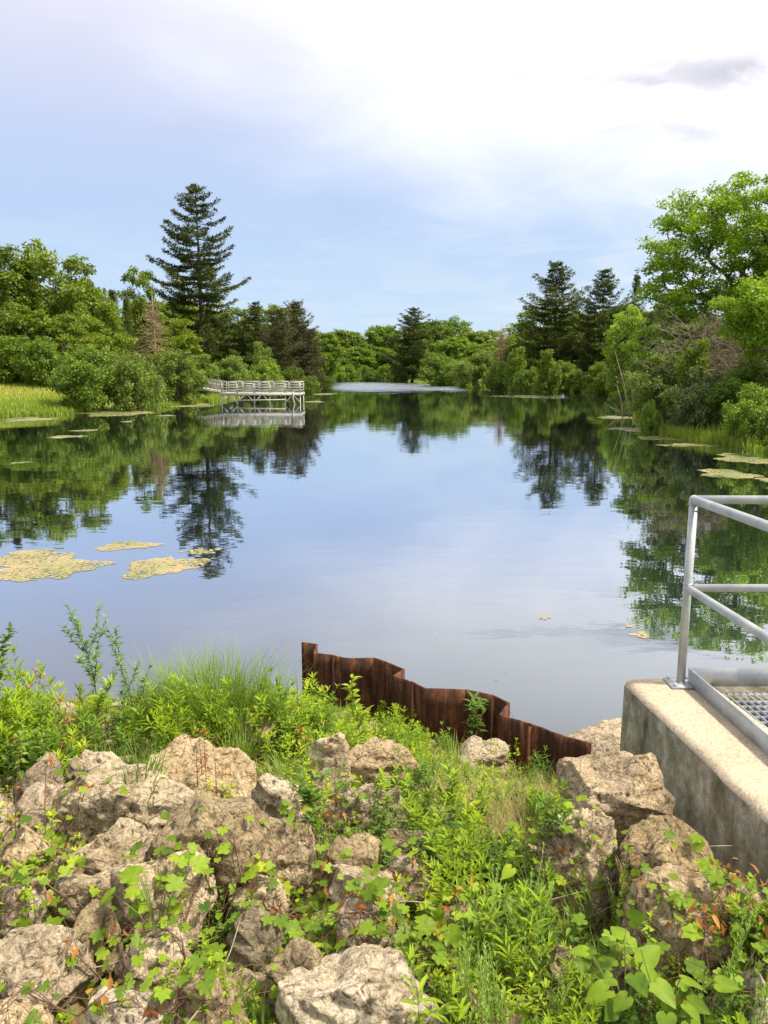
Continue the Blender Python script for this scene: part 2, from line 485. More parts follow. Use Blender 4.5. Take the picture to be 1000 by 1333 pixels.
WALL_X0, WALL_Y1 = 1.44, 4.36
def terrain(x, y):
    return terrain0(x, y, True)
def terrain0(x, y, pit=False):
    x = np.atleast_1d(np.asarray(x, float)); y = np.atleast_1d(np.asarray(y, float))
    d = pond_sd(x, y)
    r = np.hypot(x, y)
    dn = d + waves(x, y, np.clip(r * .12, .6, 12)) * np.clip(r * .012, .05, 1.2)
    dd = np.maximum(dn, 0)
    kk = 3.0 - 1.15 * np.clip((x - .45) / .6, 0, 1)
    near = 1.34 * (1 - np.exp(-dd / kk))
    near += waves(x, y, .5) * .035 * np.clip(dd, 0, 1)
    far = 2.1 * (1 - np.exp(-dd / 14)) + np.clip(dd - 10, 0, 400) * .012 + waves(x, y, 20) * .25 * np.clip(dd / 10, 0, 1)
    k = np.clip((r - 8) / 8, 0, 1)
    land = near * (1 - k) + far * k
    if pit:
        sm = lambda v, a, b: np.clip((v - a) / (b - a), 0, 1)
        land = land - .15 * np.maximum(sm(-x, .1, .6) * sm(-y, -4.7, -4.2) * sm(y, .4, .9), sm(x, .55, .8) * sm(-y, -3.6, -3.2) * sm(y, 1.6, 2.2)) * (r < 8)
    bed = -np.minimum(1.6, -np.minimum(dn, 0) * .45) - .03
    z = np.where(dn > 0, land, bed)
    # chamber behind the concrete wall (open under the grating)
    ch = (x > 1.52) & (x < 5.2) & (y > -2.4) & (y < 4.4)
    return np.where(ch, -1.0, z)
def tz(x, y): return float(terrain(x, y)[0])

def ground_sheet():
    th = np.concatenate([np.linspace(R(-40), R(40), 420), np.linspace(R(40), R(320), 120)[1:-1]])
    rr = np.concatenate([[0.02], np.geomspace(.5, 12, 150), np.geomspace(12, 1600, 190)[1:]])
    TH, RR = np.meshgrid(th, rr, indexing='ij')
    X = RR * np.sin(TH); Y = RR * np.cos(TH)
    Z = terrain(X.ravel(), Y.ravel())
    n, m = len(th), len(rr)
    I = (np.arange(n)[:, None] * m + np.arange(m - 1)[None]); J = (((np.arange(n) + 1) % n)[:, None] * m + np.arange(m - 1)[None])
    F = np.stack([I, J, J + 1, I + 1], -1).reshape(-1, 4)[:, ::-1]
    mb = MB(); mb.add(np.stack([X.ravel(), Y.ravel(), Z], 1), [F[:, ::-1]])
    o = mb.build('ground', M['soil'], smooth=True)
    return tag(o, kind='structure')
ground = ground_sheet()

mbw = MB()
a = np.linspace(0, 2 * PI, 97)[:-1]
mbw.add(np.stack([1500 * np.cos(a), 1500 * np.sin(a), 0 * a], 1), [np.arange(96)[None, :]])
water = tag(mbw.build('water', M['water']), kind='structure')

def hit(px, py, lift=0.0):
    """where the ray through a photo pixel meets the bank"""
    d = ray(px, py)
    t = np.linspace(1.2, 12, 1500)
    x, y, z = d.x * t, d.y * t, CAM_Z + d.z * t
    g = terrain0(x, y) + lift
    w = np.argmax(z < np.maximum(g, 0))
    return Vector((x[w], y[w], max(g[w], 0)))

# ------------------------------------------------------------------ trees
def skeleton(mb, base_r, H0, targets, rnd, bend=.12, r_tip=.02, n=5, trunk_top=None):
    """one trunk with limbs that reach every clump centre"""
    top = trunk_top or Vector((0, 0, H0))
    nodes = [Vector((0, 0, -.3))]; par = [-1]
    K = 7
    for i in range(1, K + 1):
        f = i / K
        nodes.append(Vector((top.x * f + math.sin(f * 5 + base_r * 9) * bend * H0 * .12, top.y * f + math.cos(f * 4) * bend * H0 * .1 - bend * H0 * .1, top.z * f)))
        par.append(i - 1)
    order = sorted(range(len(targets)), key=lambda i: (targets[i] - top).length)
    for i in order:
        c = targets[i]
        A = np.array([tuple(q) for q in nodes[2:]])
        d = np.linalg.norm(A - np.array(tuple(c)), axis=1) + np.maximum(0, A[:, 2] - c.z + .2) * 2.5
        j = int(np.argmin(d)) + 2
        a = nodes[j]
        L = (c - a).length
        p = j
        for f in (.35, .7, 1.0):
            q = a.lerp(c, f) + Vector((rnd.gauss(0, 1), rnd.gauss(0, 1), rnd.gauss(0, 1))) * L * .05 * (f < 1)
            q.z += -L * .10 * math.sin(f * PI)
            nodes.append(q); par.append(p); p = len(nodes) - 1
    r = np.zeros(len(nodes))
    w = np.zeros(len(nodes))
    kids = [0] * len(nodes)
    for i in range(len(nodes) - 1, 0, -1):
        if w[i] == 0: w[i] = r_tip ** 2.3
        w[par[i]] += w[i]
    r = w ** (1 / 2.3)
    s = base_r / r[1]
    r = np.maximum(r * s, r_tip * .6) if s < 1 else r * (1 + (s - 1) * (r / r[1]))
    for i in range(1, len(nodes)):
        r0 = min(r[par[i]], r[i] * 1.35)
        if par[i] == 0: r0 = r[i] * 1.3
        mb.tube([nodes[par[i]], nodes[i]], [r0, r[i]], n, cap=False)
    return nodes

def clump_points(rng, env, n, mind, shell=.5):
    out = []
    vol = np.array([e[3] * e[4] * e[5] for e in env]); vol = vol / vol.sum()
    tries = 0
    while len(out) < n and tries < n * 60:
        tries += 1
        e = env[rng.choice(len(env), p=vol)]
        v = rng.normal(size=3); v /= np.linalg.norm(v)
        r = shell + (1 - shell) * rng.random() ** .6
        p = np.array([e[0] + v[0] * r * e[3], e[1] + v[1] * r * e[4], e[2] + v[2] * r * e[5]])
        if p[2] < .3: continue
        if all(np.linalg.norm(p - q) > mind for q in out): out.append(p)
    return out

def foliage(mb, rng, C, rc, per, ls, flat=.6, upb=.5, hue=.22, kind='quad', aspect=.62):
    for c in C:
        r = rc * rng.uniform(.7, 1.25)
        n = int(per * (r / rc) ** 2)
        v = norm(rng.normal(size=(n, 3)))
        # a few sub-lobes make each clump ragged
        sub = norm(rng.normal(size=(5, 3))) * r * .55
        own = sub[rng.integers(0, 5, n)]
        rad = r * .62 * rng.random(n) ** .45
        P = own + v * rad[:, None]; P[:, 2] *= flat
        P = P + c
        N = norm(v * .6 + np.array([0, 0, upb]) + rng.normal(size=(n, 3)) * .45)
        D = norm(np.cross(N, rng.normal(size=(n, 3))) + v * .3)
        t = np.clip(.5 + rng.normal() * hue * .6 + rng.normal(size=n) * hue, 0, 1)
        L = ls * rng.uniform(.6, 1.3, n)
        leaves(mb, P, D, N, L, L * aspect, t, kind)

def broadleaf(name, seed, env, nclump, rc, per, ls, base_r, trunk_h, leafm, shell=.45, flat=.65, mind=.8, hue=.22, bark='bark', top=None):
    rng = np.random.default_rng(seed); rnd = random.Random(seed)
    root = empty(name)
    C = clump_points(rng, env, nclump, rc * mind, shell)
    tb = MB(); skeleton(tb, base_r, trunk_h, [Vector(c) for c in C], rnd, trunk_top=top)
    tb.build('trunk', M[bark], root, True)
    fb = MB(); foliage(fb, rng, C, rc, per, ls, flat, .5, hue)
    fb.build('crown', leafm, root)
    return root

def pine(name, seed, H, prof, z0, leafm, whorl=.8, nb=5, nl=.55, dens=1.0, droop=.06, tip=.22, trunk_r=.3, bare=.25, azr=None):
    """conifer: prof = [(fraction of height, branch length)]"""
    rng = np.random.default_rng(seed)
    root = empty(name)
    tb, fb = MB(), MB()
    lean = rng.normal(size=2) * .006 * H
    def tp(z): f = z / H; return np.array([lean[0] * f * f, lean[1] * f * f, z])
    tb.tube([tp(-.3)] + [tp(H * f) for f in (.1, .25, .4, .55, .7, .85, 1.0)], [trunk_r * 1.25, trunk_r, trunk_r * .86, trunk_r * .7, trunk_r * .55, trunk_r * .38, trunk_r * .2, .03], 8)
    zs = z0
    fx = [p[0] for p in prof]; fy = [p[1] for p in prof]
    P_, D_, N_, L_, T_ = [], [], [], [], []
    while zs < H * .985:
        L0 = np.interp(zs / H, fx, fy)
        k = max(3, nb + rng.integers(-1, 2))
        a0 = rng.uniform(0, 6.28)
        ptint = .45 + rng.normal() * .10
        for b in range(k):
            az = a0 + b * 6.283 / k + rng.normal() * .25
            L = L0 * rng.choice([rng.uniform(.3, .6), rng.uniform(.7, 1.0), rng.uniform(.9, 1.25)])
            z = zs + rng.uniform(-.35, .35) * whorl
            h = np.array([math.cos(az), math.sin(az), 0]); s = np.array([-h[1], h[0], 0])
            rise = rng.uniform(-.05, .12) + .25 * (zs / H) ** 3
            def bp(f):
                return tp(z) + h * L * f + np.array([0, 0, 1]) * L * (rise * f - droop * math.sin(f * PI) * 2 + tip * f ** 3)
            pts = [bp(f) for f in (0, .3, .6, .85, 1)]
            tb.tube(pts, [max(.02, L * .014), L * .011 + .006, L * .008 + .004, .012, .006], 4, cap=False)
            m = max(5, int(L / .34))
            bt = np.clip(ptint + rng.normal() * .13, 0, 1)
            for q in range(m):
                f = bare + (1 - bare) * (q + rng.random()) / m
                c = bp(min(f, 1.0))
                tw = L * .30 * (1.12 - f) * rng.uniform(.7, 1.25) + .22
                for side in (-1, 1, 0):
                    if side == 0 and f < .8: continue
                    nn = max(2, int((tw / .15 + 2) * dens))
                    g = rng.random(nn)
                    dirv = norm((h * rng.uniform(.5, .9) + s * side * 1.0)[None])[0]
                    pos = c + dirv[None] * (g * tw)[:, None] + rng.normal(size=(nn, 3)) * np.array([.10, .10, .06])
                    P_.append(pos)
                    D_.append(norm(dirv[None] * .8 + rng.normal(size=(nn, 3)) * .45 + np.array([0, 0, .18])))
                    N_.append(norm(np.array([0, 0, 1.0]) + rng.normal(size=(nn, 3)) * .5))
                    L_.append(nl * rng.uniform(.6, 1.2, nn)); T_.append(np.clip(bt + rng.normal(size=nn) * .16, 0, 1))
        zs += whorl * rng.uniform(.75, 1.2) * (1.0 if zs < H * .8 else .75)
    # leader
    nn = 30
    P_.append(np.stack([rng.normal(size=nn) * .08 + lean[0], rng.normal(size=nn) * .08 + lean[1], H - rng.random(nn) * .9], 1))
    D_.append(norm(rng.normal(size=(nn, 3)) * .5 + np.array([0, 0, 1.0]))); N_.append(norm(rng.normal(size=(nn, 3))))
    L_.append(np.full(nn, nl * .8)); T_.append(np.full(nn, .5))
    P_, D_, N_ = map(np.concatenate, (P_, D_, N_)); L_ = np.concatenate(L_); T_ = np.concatenate(T_)
    leaves(fb, P_, D_, N_, L_, L_ * .3, T_)
    tb.build('trunk', M['bark'], root, True)
    fb.build('crown', leafm, root)
    return root

def dead_crown(name, seed, H, r, n, mat, z0=.1, conifer=True):
    rng = np.random.default_rng(seed)
    root = empty(name); tb, cb = MB(), MB()
    tb.tube([(0, 0, -.3), (.05 * r, 0, H * (.5 if conifer else .3)), (0, .04 * r, H * (1 if conifer else .62))], [.02 * H, .012 * H, .02], 6)
    for i in range(n):
        f = z0 + (1 - z0) * rng.random()
        L = r * ((1 - f) * .9 + .2 if conifer else math.sqrt(max(.05, 1 - (f - .4) ** 2 * 2))) * rng.uniform(.6, 1.15)
        az = rng.uniform(0, 6.283)
        h = np.array([math.cos(az), math.sin(az), 0])
        up = rng.uniform(-.15, .25) if conifer else rng.uniform(-.1, .9)
        p = np.array([0, 0, H * f * (.9 if conifer else .7)]); pts = [p]
        for s in range(4):
            d = h + np.array([0, 0, up]) + rng.normal(size=3) * .25
            p = p + d / np.linalg.norm(d) * L / 4; pts.append(p)
        cb.tube(pts, [.03, .024, .018, .012, .006], 3, cap=False)
        for s in range(9):
            q = pts[rng.integers(1, 5)] + rng.normal(size=3) * .03
            d = h * .6 + rng.normal(size=3) * .8; d /= np.linalg.norm(d)
            l = L * rng.uniform(.12, .35)
            m2 = q + d * l * .5 + rng.normal(size=3) * l * .1
            cb.tube([q, m2, q + d * l], [.014, .01, .005], 3, cap=False)
    tb.build('trunk', mat, root, True); cb.build('bare_branches', mat, root)
    return root

PROTO_USED = {}
def put(proto, px, Y, label, cat, group=None, sx=1.0, sz=1.0, rz=None, leafm=None, zoff=0.0, name=None):
    """stand a copy of a tree on the ground at photo column px, Y metres out"""
    depth_v = (0)
    # column px at the height of the ground there
    p = on_y(px, 500, Y)
    if PROTO_USED.get(proto.name):
        o = copy_tree(proto)
    else:
        o = proto; PROTO_USED[proto.name] = True
    o.location = (p.x, Y, tz(p.x, Y) - .1 + zoff)
    o.scale = (sx, sx, sz)
    o.rotation_euler = (0, 0, rz if rz is not None else (px * 1.7) % 6.28)
    if name: o.name = name
    for k_ in ('label', 'category', 'group'):
        if k_ in o: del o[k_]
    tag(o, label, cat, group)
    if leafm:
        for ch in o.children:
            if ch.name.startswith('crown'):
                ch.data = ch.data.copy() if ch.data.users > 1 else ch.data
                ch.data.materials[0] = leafm
    return o

def Hof(py_top, px, Y, H):
    """vertical scale that brings a tree of height H to photo row py_top"""
    p = on_y(px, py_top, Y)
    return (p.z - tz(p.x, Y) + .1) / H

def Wof(px_half, Y, r): return px_half / FPX * Y / r

# prototypes ---------------------------------------------------------------
# far woodland deciduous, H 16, r 6
E = lambda *a: a
pA = broadleaf('broadleaf_tree', 11, [E(0,0,9.5,5.2,5.2,5.6), E(-2.2,1,6.5,4,4,3.4), E(2.6,-1,7.2,3.6,3.6,3.6)], 95, 1.35, 210, .42, .28, 11.5, M['wood_leaf'])
pB = broadleaf('broadleaf_tree', 12, [E(0,0,11,4.2,4.2,5), E(1.6,.8,7.6,4.4,4.4,3.8), E(-2,.4,6.2,3.6,3.6,3.4)], 90, 1.3, 210, .42, .26, 12.5, M['wood_dark'])
pC = broadleaf('broadleaf_tree', 13, [E(0,0,8.8,5.6,5.6,4.8), E(0,0,4.8,4.8,4.8,3.6)], 100, 1.3, 190, .5, .3, 10, M['wood_far'])
pine_big = pine('white_pine', 21, 34, [(0, 7.5), (.22, 7.8), (.38, 7.4), (.5, 8.4), (.57, 8.8), (.64, 6.2), (.76, 4.6), (.86, 3.4), (.93, 2.4), (1, .6)], 3.0, M['pine'], 1.12, 5, .54, 1.5, .04, .18, .42, .22)
pine_mid = pine('white_pine', 22, 24, [(0, 5.6), (.3, 6.0), (.5, 5.4), (.7, 4.4), (.85, 2.9), (.95, 1.7), (1, .5)], 1.8, M['pine_blue'], .95, 6, .5, 1.6, .05, .25, .32, .2)
pine_slim = pine('slender_pine', 23, 20, [(0, 3.6), (.3, 3.6), (.6, 2.6), (.85, 1.4), (1, .35)], 1.5, M['cedar'], .65, 6, .45, 1.3, .04, .15, .22, .15)
pine_round = pine('round_pine', 25, 20, [(0, 4.6), (.3, 5.0), (.6, 4.6), (.8, 3.6), (.92, 2.4), (1, .8)], 1.5, M['cedar'], .8, 6, .48, 1.3, .04, .22, .28, .15)
spruce = pine('spruce', 24, 12, [(0, 2.6), (.3, 2.1), (.6, 1.3), (.85, .6), (1, .15)], .6, M['pine'], .42, 6, .32, 1.1, .10, .12, .14, .12)
bush1 = broadleaf('willow_bush', 31, [E(0,0,1.9,2.0,1.9,2.1), E(.7,0,3.1,1.2,1.2,1.3), E(-1.1,.2,2.2,1.2,1.2,1.4)], 95, .52, 170, .17, .08, 2.4, M['bush'], .5, .85, .7, .25)
bush2 = broadleaf('leafy_bush', 32, [E(0,0,1.6,2.2,2.0,1.8), E(-.8,0,2.7,1.1,1.1,1.1), E(1.2,0,1.6,1.3,1.3,1.4)], 95, .52, 170, .17, .08, 2.0, M['bush_green'], .5, .8, .7, .25)
bush3 = broadleaf('young_tree', 33, [E(0,0,3.4,1.7,1.7,2.6), E(.2,0,5.4,.9,.9,1.4), E(-.2,0,1.6,1.8,1.8,1.4)], 75, .6, 160, .22, .10, 5.2, M['bush_green'], .4, .8, .7, .25)
dead1 = dead_crown('dead_conifer', 41, 11, 3.6, 250, M['dead_brown'])
dead2 = dead_crown('bare_shrub', 42, 4.5, 3.0, 170, M['dead'], .1, False)

G_LEFT = 'trees behind the left bank'
G_RIGHT = 'trees behind the right bank'
G_FAR = 'far trees closing the end of the pond'

# ---- left bank
def dims(proto):
    key = proto.children[0].data.name
    if key not in DIMS:
        c = [ch for ch in proto.children if not ch.name.startswith('trunk')][0]
        V = np.empty(len(c.data.vertices) * 3, np.float32); c.data.vertices.foreach_get('co', V); V = V.reshape(-1, 3)
        DIMS[key] = (float(np.percentile(V[:, 2], 99.9)), float(np.percentile(np.abs(V[:, :2]), 99.0)))
    return DIMS[key]
DIMS = {}
def T(proto, px, top, half, Y, H, r, label, cat, group, **kw):
    H, r = dims(proto)
    return put(proto, px, Y, label, cat, group, sx=Wof(half, Y, r), sz=Hof(top, px, Y, H), **kw)

T(pA, 78, 316, 64, 88, 15.6, 6.0, 'tall broadleaf tree with open ragged top, the highest left of the big pine', 'tree', G_LEFT, rz=.4)
T(pB, 8, 322, 62, 84, 16.2, 5.6, 'broadleaf tree cut by the left edge of the photo, behind the meadow', 'tree', G_LEFT, rz=2.0, leafm=M['wood_leaf'])
T(pA, 132, 385, 40, 82, 15.6, 6.0, 'lower rounded broadleaf tree sloping down right of the highest broadleaf', 'tree', G_LEFT, rz=3.1)
T(pB, -75, 330, 70, 95, 16.2, 5.6, 'broadleaf tree just past the left edge of the photo', 'tree', G_LEFT, rz=1.0)
T(pine_slim, 5, 298, 22, 104, 20, 3.6, 'dark conifer whose tip pokes above the broadleaf trees at far left', 'tree', G_LEFT)
T(spruce, 152, 378, 20, 98, 12, 2.6, 'small dark spruce in the gap left of the big pine', 'tree', G_LEFT)
T(spruce, 170, 388, 14, 104, 12, 2.6, 'thin spruce tip showing right of the small dark spruce', 'tree', G_LEFT)
T(pB, 187, 350, 28, 112, 16.2, 5.6, 'small crowned broadleaf tree touching the left side of the big pine', 'tree', G_LEFT, rz=.2, leafm=M['wood_leaf'])
T(pine_big, 266, 243, 62, 130, 34, 8.6, 'tallest white pine with layered open branches on the left bank', 'tree', G_LEFT, rz=.9)
T(dead1, 203, 392, 30, 84, 11, 3.2, 'dead reddish brown conifer with bare twigs below the big pine', 'tree', G_LEFT)
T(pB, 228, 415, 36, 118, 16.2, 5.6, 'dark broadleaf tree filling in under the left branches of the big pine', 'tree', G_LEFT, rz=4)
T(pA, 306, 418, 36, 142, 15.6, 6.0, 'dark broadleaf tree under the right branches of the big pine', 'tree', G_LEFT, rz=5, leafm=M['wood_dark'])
T(pine_mid, 334, 394, 30, 128, 24, 5.4, 'dark pine directly right of the big pine', 'tree', G_LEFT, leafm=M['pine'])
T(pine_round, 364, 402, 27, 112, 20, 3.6, 'brownish cedar between the dark pines and the open water', 'tree', G_LEFT)
T(pine_round, 388, 393, 28, 118, 20, 3.6, 'brownish round topped cedar at the right end of the left tree line', 'tree', G_LEFT, rz=2)
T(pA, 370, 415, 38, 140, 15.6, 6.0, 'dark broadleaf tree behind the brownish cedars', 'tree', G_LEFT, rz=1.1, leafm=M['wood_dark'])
T(pine_round, 405, 428, 18, 120, 20, 3.6, 'low brownish cedar dipping toward the far water', 'tree', G_LEFT, rz=4)
for i, (px, top, Y) in enumerate([(-40, 372, 75), (40, 400, 74), (100, 410, 74)]):
    T((pA, pC, pB)[i], px, top, 44, Y, (15.6, 13.6, 16.2)[i], (6.0, 5.6, 5.6)[i], ('leafy tree off the left edge at meadow end', 'mid green tree below the highest broadleaf trees, left of two', 'mid green tree below the highest broadleaf trees, right of two')[i], 'tree', G_LEFT, rz=i * 2.3, leafm=M['wood_leaf'])

GB = 'bushes along the left bank'
bushes = [
 (bush1, 112, 449, 40, 56, 3.9, 3.2, 'large round willow bush at the waters edge beside the meadow', M['bush_green']),
 (bush2, 178, 462, 36, 58, 3.5, 3.2, 'dark based round bush right of the large willow bush', M['bush']),
 (bush1, 232, 457, 34, 68, 3.9, 3.2, 'light green bush left of the fishing pier', M['bush']),
 (bush2, 205, 455, 30, 70, 3.5, 3.2, 'yellowish green bush behind the light green one left of the pier', M['bush']),
 (bush1, 150, 455, 30, 68, 3.9, 3.2, 'yellow green bush peeking between the two round shore bushes', M['bush']),
 (bush2, 60, 440, 36, 68, 3.5, 3.2, 'mid green bush at the back of the meadow', M['bush_green']),
 (bush1, 18, 438, 36, 70, 3.9, 3.2, 'bush at the back of the meadow touching the left edge of the photo', M['bush_green']),
 (bush2, -45, 440, 40, 66, 3.5, 3.2, 'bush past the left edge of the photo', M['bush_green']),
 (bush3, 262, 462, 20, 80, 6.8, 2.0, 'bright young tree just left of the pier gangway', M['bush']),
 (bush1, 296, 463, 28, 90, 3.9, 3.2, 'bright yellow green bush behind the left half of the pier', M['bush']),
 (bush3, 342, 446, 16, 98, 6.8, 2.0, 'upright pale green young tree behind the pier', M['bush']),
 (bush2, 338, 470, 30, 94, 3.5, 3.2, 'rounded bright bush behind the right half of the pier', M['bush_green']),
 (bush2, 388, 478, 24, 110, 3.5, 3.2, 'low dull bush right of the pier', M['wood_dark']),
 (bush1, 412, 480, 20, 122, 3.9, 3.2, 'small bush where the left bank meets the far water', M['wood_dark']),
]
for p, px, top, half, Y, H, r, lab, lm in bushes:
    T(p, px, top, half, Y, H, r, lab, 'bush', GB, leafm=lm)
# bare twiggy wood behind the bushes
T(dead2, 98, 445, 30, 72, 4.5, 3.0, 'thin bare twigs between the bushes on the left bank', 'bush', GB)

# ---- far end
far = [
 (pC, 418, 432, 26, 205, 'dark green'), (pC, 447, 430, 30, 330, 'rounded bright green'), (pA, 478, 427, 32, 345, 'mid green'), (pC, 503, 424, 30, 350, 'dark rounded'),
 (pC, 462, 452, 26, 300, 'low bright green'), (pA, 432, 455, 24, 285, 'low dark green'), (pC, 492, 452, 26, 310, 'low mid green'),
 (pC, 560, 418, 34, 300, 'broad bright green'), (pA, 584, 412, 34, 330, 'tallest rounded'), (pC, 612, 432, 30, 310, 'pale green'), (pB, 636, 430, 26, 330, 'mid green'),
 (pC, 590, 440, 34, 270, 'low spreading bright green'), (pC, 628, 448, 26, 250, 'low pale green'), (pA, 660, 436, 28, 260, 'dark rounded'), (pC, 540, 440, 24, 290, 'dark low')]
GPOS = ['left of the far pine', 'right of the far pine']
for i, (p, px, top, half, Y, look) in enumerate(far):
    H, r = {pA.name: (15.6, 6.0), pB.name: (16.2, 5.6), pC.name: (13.6, 5.6)}[p.name]
    order = ['nearest the left bank', 'second of the skyline', 'third of the skyline', 'touching the far pine on the skyline', 'in front of the skyline row', 'beside the left bank cedars', 'beside the far pine at the waterline',
             'beside the far pine on the skyline', 'forming the crest of the skyline', 'dropping away from the crest', 'at the low saddle of the skyline', 'below the skyline crest', 'above the round shore bushes', 'next to the right bank pines', 'close behind the far pine trunk'][i]
    T(p, px, top, half, Y, H, r, f'{look} far tree, {order}', 'tree', G_FAR, rz=i * 1.3,
      leafm=(M['wood_far'], M['wood_leaf'], M['wood_far'], M['bush_green'])[i % 4])
T(pine_mid, 537, 402, 36, 235, 24, 5.4, 'lone dark pine standing above the far end of the pond', 'tree', G_FAR, rz=1.5, leafm=M['pine'])
for i, (px, top, half, Y) in enumerate([(520, 470, 14, 238), (432, 478, 16, 250), (455, 474, 16, 262), (480, 476, 16, 270), (503, 474, 14, 262)]):
    T(bush2, px, top, half, Y, 3.5, 3.2, 'low round bush at the far waterline, ' + ('under the lone pine', 'first from the left bank', 'second from the left bank', 'third from the left bank', 'fourth from the left bank')[i], 'bush', 'bushes at the far waterline', leafm=M['bush_green'])
for i, (px, top, half, Y, lm) in enumerate([(574, 459, 28, 165, 'bush_green'), (621, 456, 28, 148, 'bush'), (600, 468, 24, 175, 'bush'), (655, 470, 24, 138, 'bush_green')]):
    T(bush1, px, top, half, Y, 3.9, 3.2, ('large round dark based bush right of the far pine', 'yellow green spreading bush right of the large round one', 'small bush between the two large far shore bushes', 'green bush at the foot of the reddish tree')[i], 'bush', 'bushes at the far waterline', leafm=M[lm])

# ---- right bank
T(dead1, 652, 428, 24, 150, 11, 3.2, 'reddish bare twigged tree between far woods and right bank pines', 'tree', G_RIGHT, rz=2)
T(pine_mid, 720, 343, 50, 135, 24, 5.4, 'full bluish pine, left one of the right bank pair', 'tree', G_RIGHT, rz=.3)
T(pine_mid, 779, 352, 42, 128, 24, 5.4, 'narrower pine, right one of the right bank pair', 'tree', G_RIGHT, rz=2.6)
T(pine_slim, 822, 358, 16, 130, 20, 3.6, 'thin sparse conifer between the pine pair and the big oak', 'tree', G_RIGHT, leafm=M['pine_blue'])
T(pA, 690, 425, 34, 150, 15.6, 6.0, 'mid green broadleaf tree at the left foot of the right bank pines', 'tree', G_RIGHT, rz=2, leafm=M['wood_leaf'])
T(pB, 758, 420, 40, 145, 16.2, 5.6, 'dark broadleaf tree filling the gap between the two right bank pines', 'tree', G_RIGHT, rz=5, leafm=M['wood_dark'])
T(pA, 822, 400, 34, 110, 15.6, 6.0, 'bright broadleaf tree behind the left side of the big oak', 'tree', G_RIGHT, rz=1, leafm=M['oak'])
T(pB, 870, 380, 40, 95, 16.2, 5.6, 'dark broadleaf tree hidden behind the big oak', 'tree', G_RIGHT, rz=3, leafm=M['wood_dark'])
T(bush3, 672, 452, 14, 125, 6.8, 2.0, 'slim bright young tree left of the right bank pines', 'tree', G_RIGHT, leafm=M['bush_green'])
T(bush3, 712, 455, 16, 112, 6.8, 2.0, 'slim young tree in front of the left right bank pine', 'tree', G_RIGHT, leafm=M['wood_leaf'])
T(bush3, 812, 415, 22, 92, 6.8, 2.0, 'bright green young tree left of the big oak', 'tree', G_RIGHT, leafm=M['bush_green'])
T(bush3, 905, 442, 22, 36, 0, 0, 'small leafy young tree growing through the brown tangle', 'tree', G_RIGHT, leafm=M['wood_leaf'])
T(bush3, 845, 425, 20, 80, 6.8, 2.0, 'leafy young tree under the left branches of the big oak', 'tree', G_RIGHT, leafm=M['bush_green'])
for i, (px, top, half, Y, lm, lab) in enumerate([
    (688, 478, 20, 122, 'bush_green', 'low bush at the waterline left of the pine pair'),
    (726, 470, 26, 116, 'wood_leaf', 'low bush below the full bluish pine'),
    (757, 481, 18, 112, 'bush_green', 'low bush below the gap of the pine pair'),
    (790, 472, 26, 106, 'wood_leaf', 'low bush below the narrower pine'),
    (828, 482, 22, 98, 'bush_green', 'low bush where the right bank turns toward the camera')]):
    T(bush2, px, top, half, Y, 3.5, 3.2, lab, 'bush', 'low bushes below the right bank pines', leafm=M[lm])

# the big oak on the right: crown half out of frame
oak = broadleaf('oak_tree', 51, [E(-.6,0,10.2,3.3,3.4,2.9), E(1.8,0,10.8,3.4,3.2,3.0), E(-2.6,-.2,9.4,1.9,2.2,1.9), E(-2.9,-.4,7.4,1.6,2.2,1.7), E(4.4,.2,9.2,3.2,3.2,3.4), E(.6,0,6.6,3.4,3.0,2.0), E(-1.2,.4,7.6,2.4,2.4,1.8)],
                300, .62, 165, .165, .26, 8.5, M['oak'], .25, .6, .84, .24, top=Vector((.6, 0, 8.5)))
T_oak = put(oak, 936, 42, 'big oak with bright airy crown overhanging the right bank', 'tree', G_RIGHT, sx=1.1, sz=Hof(230, 930, 42, dims(oak)[0]), rz=0)
oak2 = broadleaf('oak_tree', 52, [E(0,0,5.2,2.4,2.2,1.7), E(1.5,0,4.2,2.2,2,1.6)], 85, .62, 210, .17, .14, 4.6, M['oak'], .4, .5, .8, .2)
put(oak2, 1000, 33, 'bright green low tree at the right edge in front of the big oak', 'tree', G_RIGHT, sx=.95, sz=Hof(356, 990, 33, dims(oak2)[0]), rz=0.5)
put(oak2, 880, 41, 'bright leafy low tree drooping toward the water under the big oak', 'tree', G_RIGHT, sx=.95, sz=Hof(405, 880, 41, dims(oak2)[0]), rz=4.0)
oak3 = put(oak2, 1075, 46, 'oak limb mass beyond the right edge of the photo', 'tree', G_RIGHT, sx=1.6, sz=1.7, rz=2.5)
dead3 = dead_crown('bare_tree', 43, 8.5, 3.6, 230, M['dead'], .25, False)
put(dead3, 905, 39, 'grey leafless tree tangled in the lower crown of the big oak', 'tree', G_RIGHT, sx=1.0, sz=Hof(372, 905, 39, 8.5), rz=1)
put(dead3, 965, 41, 'second grey leafless tree, nearer the right edge under the big oak', 'tree', G_RIGHT, sx=.9, sz=Hof(362, 965, 41, 8.5), rz=3)
put(dead2, 925, 38, 'brown tangle of bare branches below the big oak', 'bush', G_RIGHT, sx=.5, sz=Hof(420, 925, 38, 4.5) * .9, rz=1)
put(dead2, 880, 40, 'smaller brown bare tangle left under the big oak', 'bush', G_RIGHT, sx=.45, sz=Hof(425, 880, 40, 4.5) * .9, rz=4)
GR = 'bushes on the near right bank'
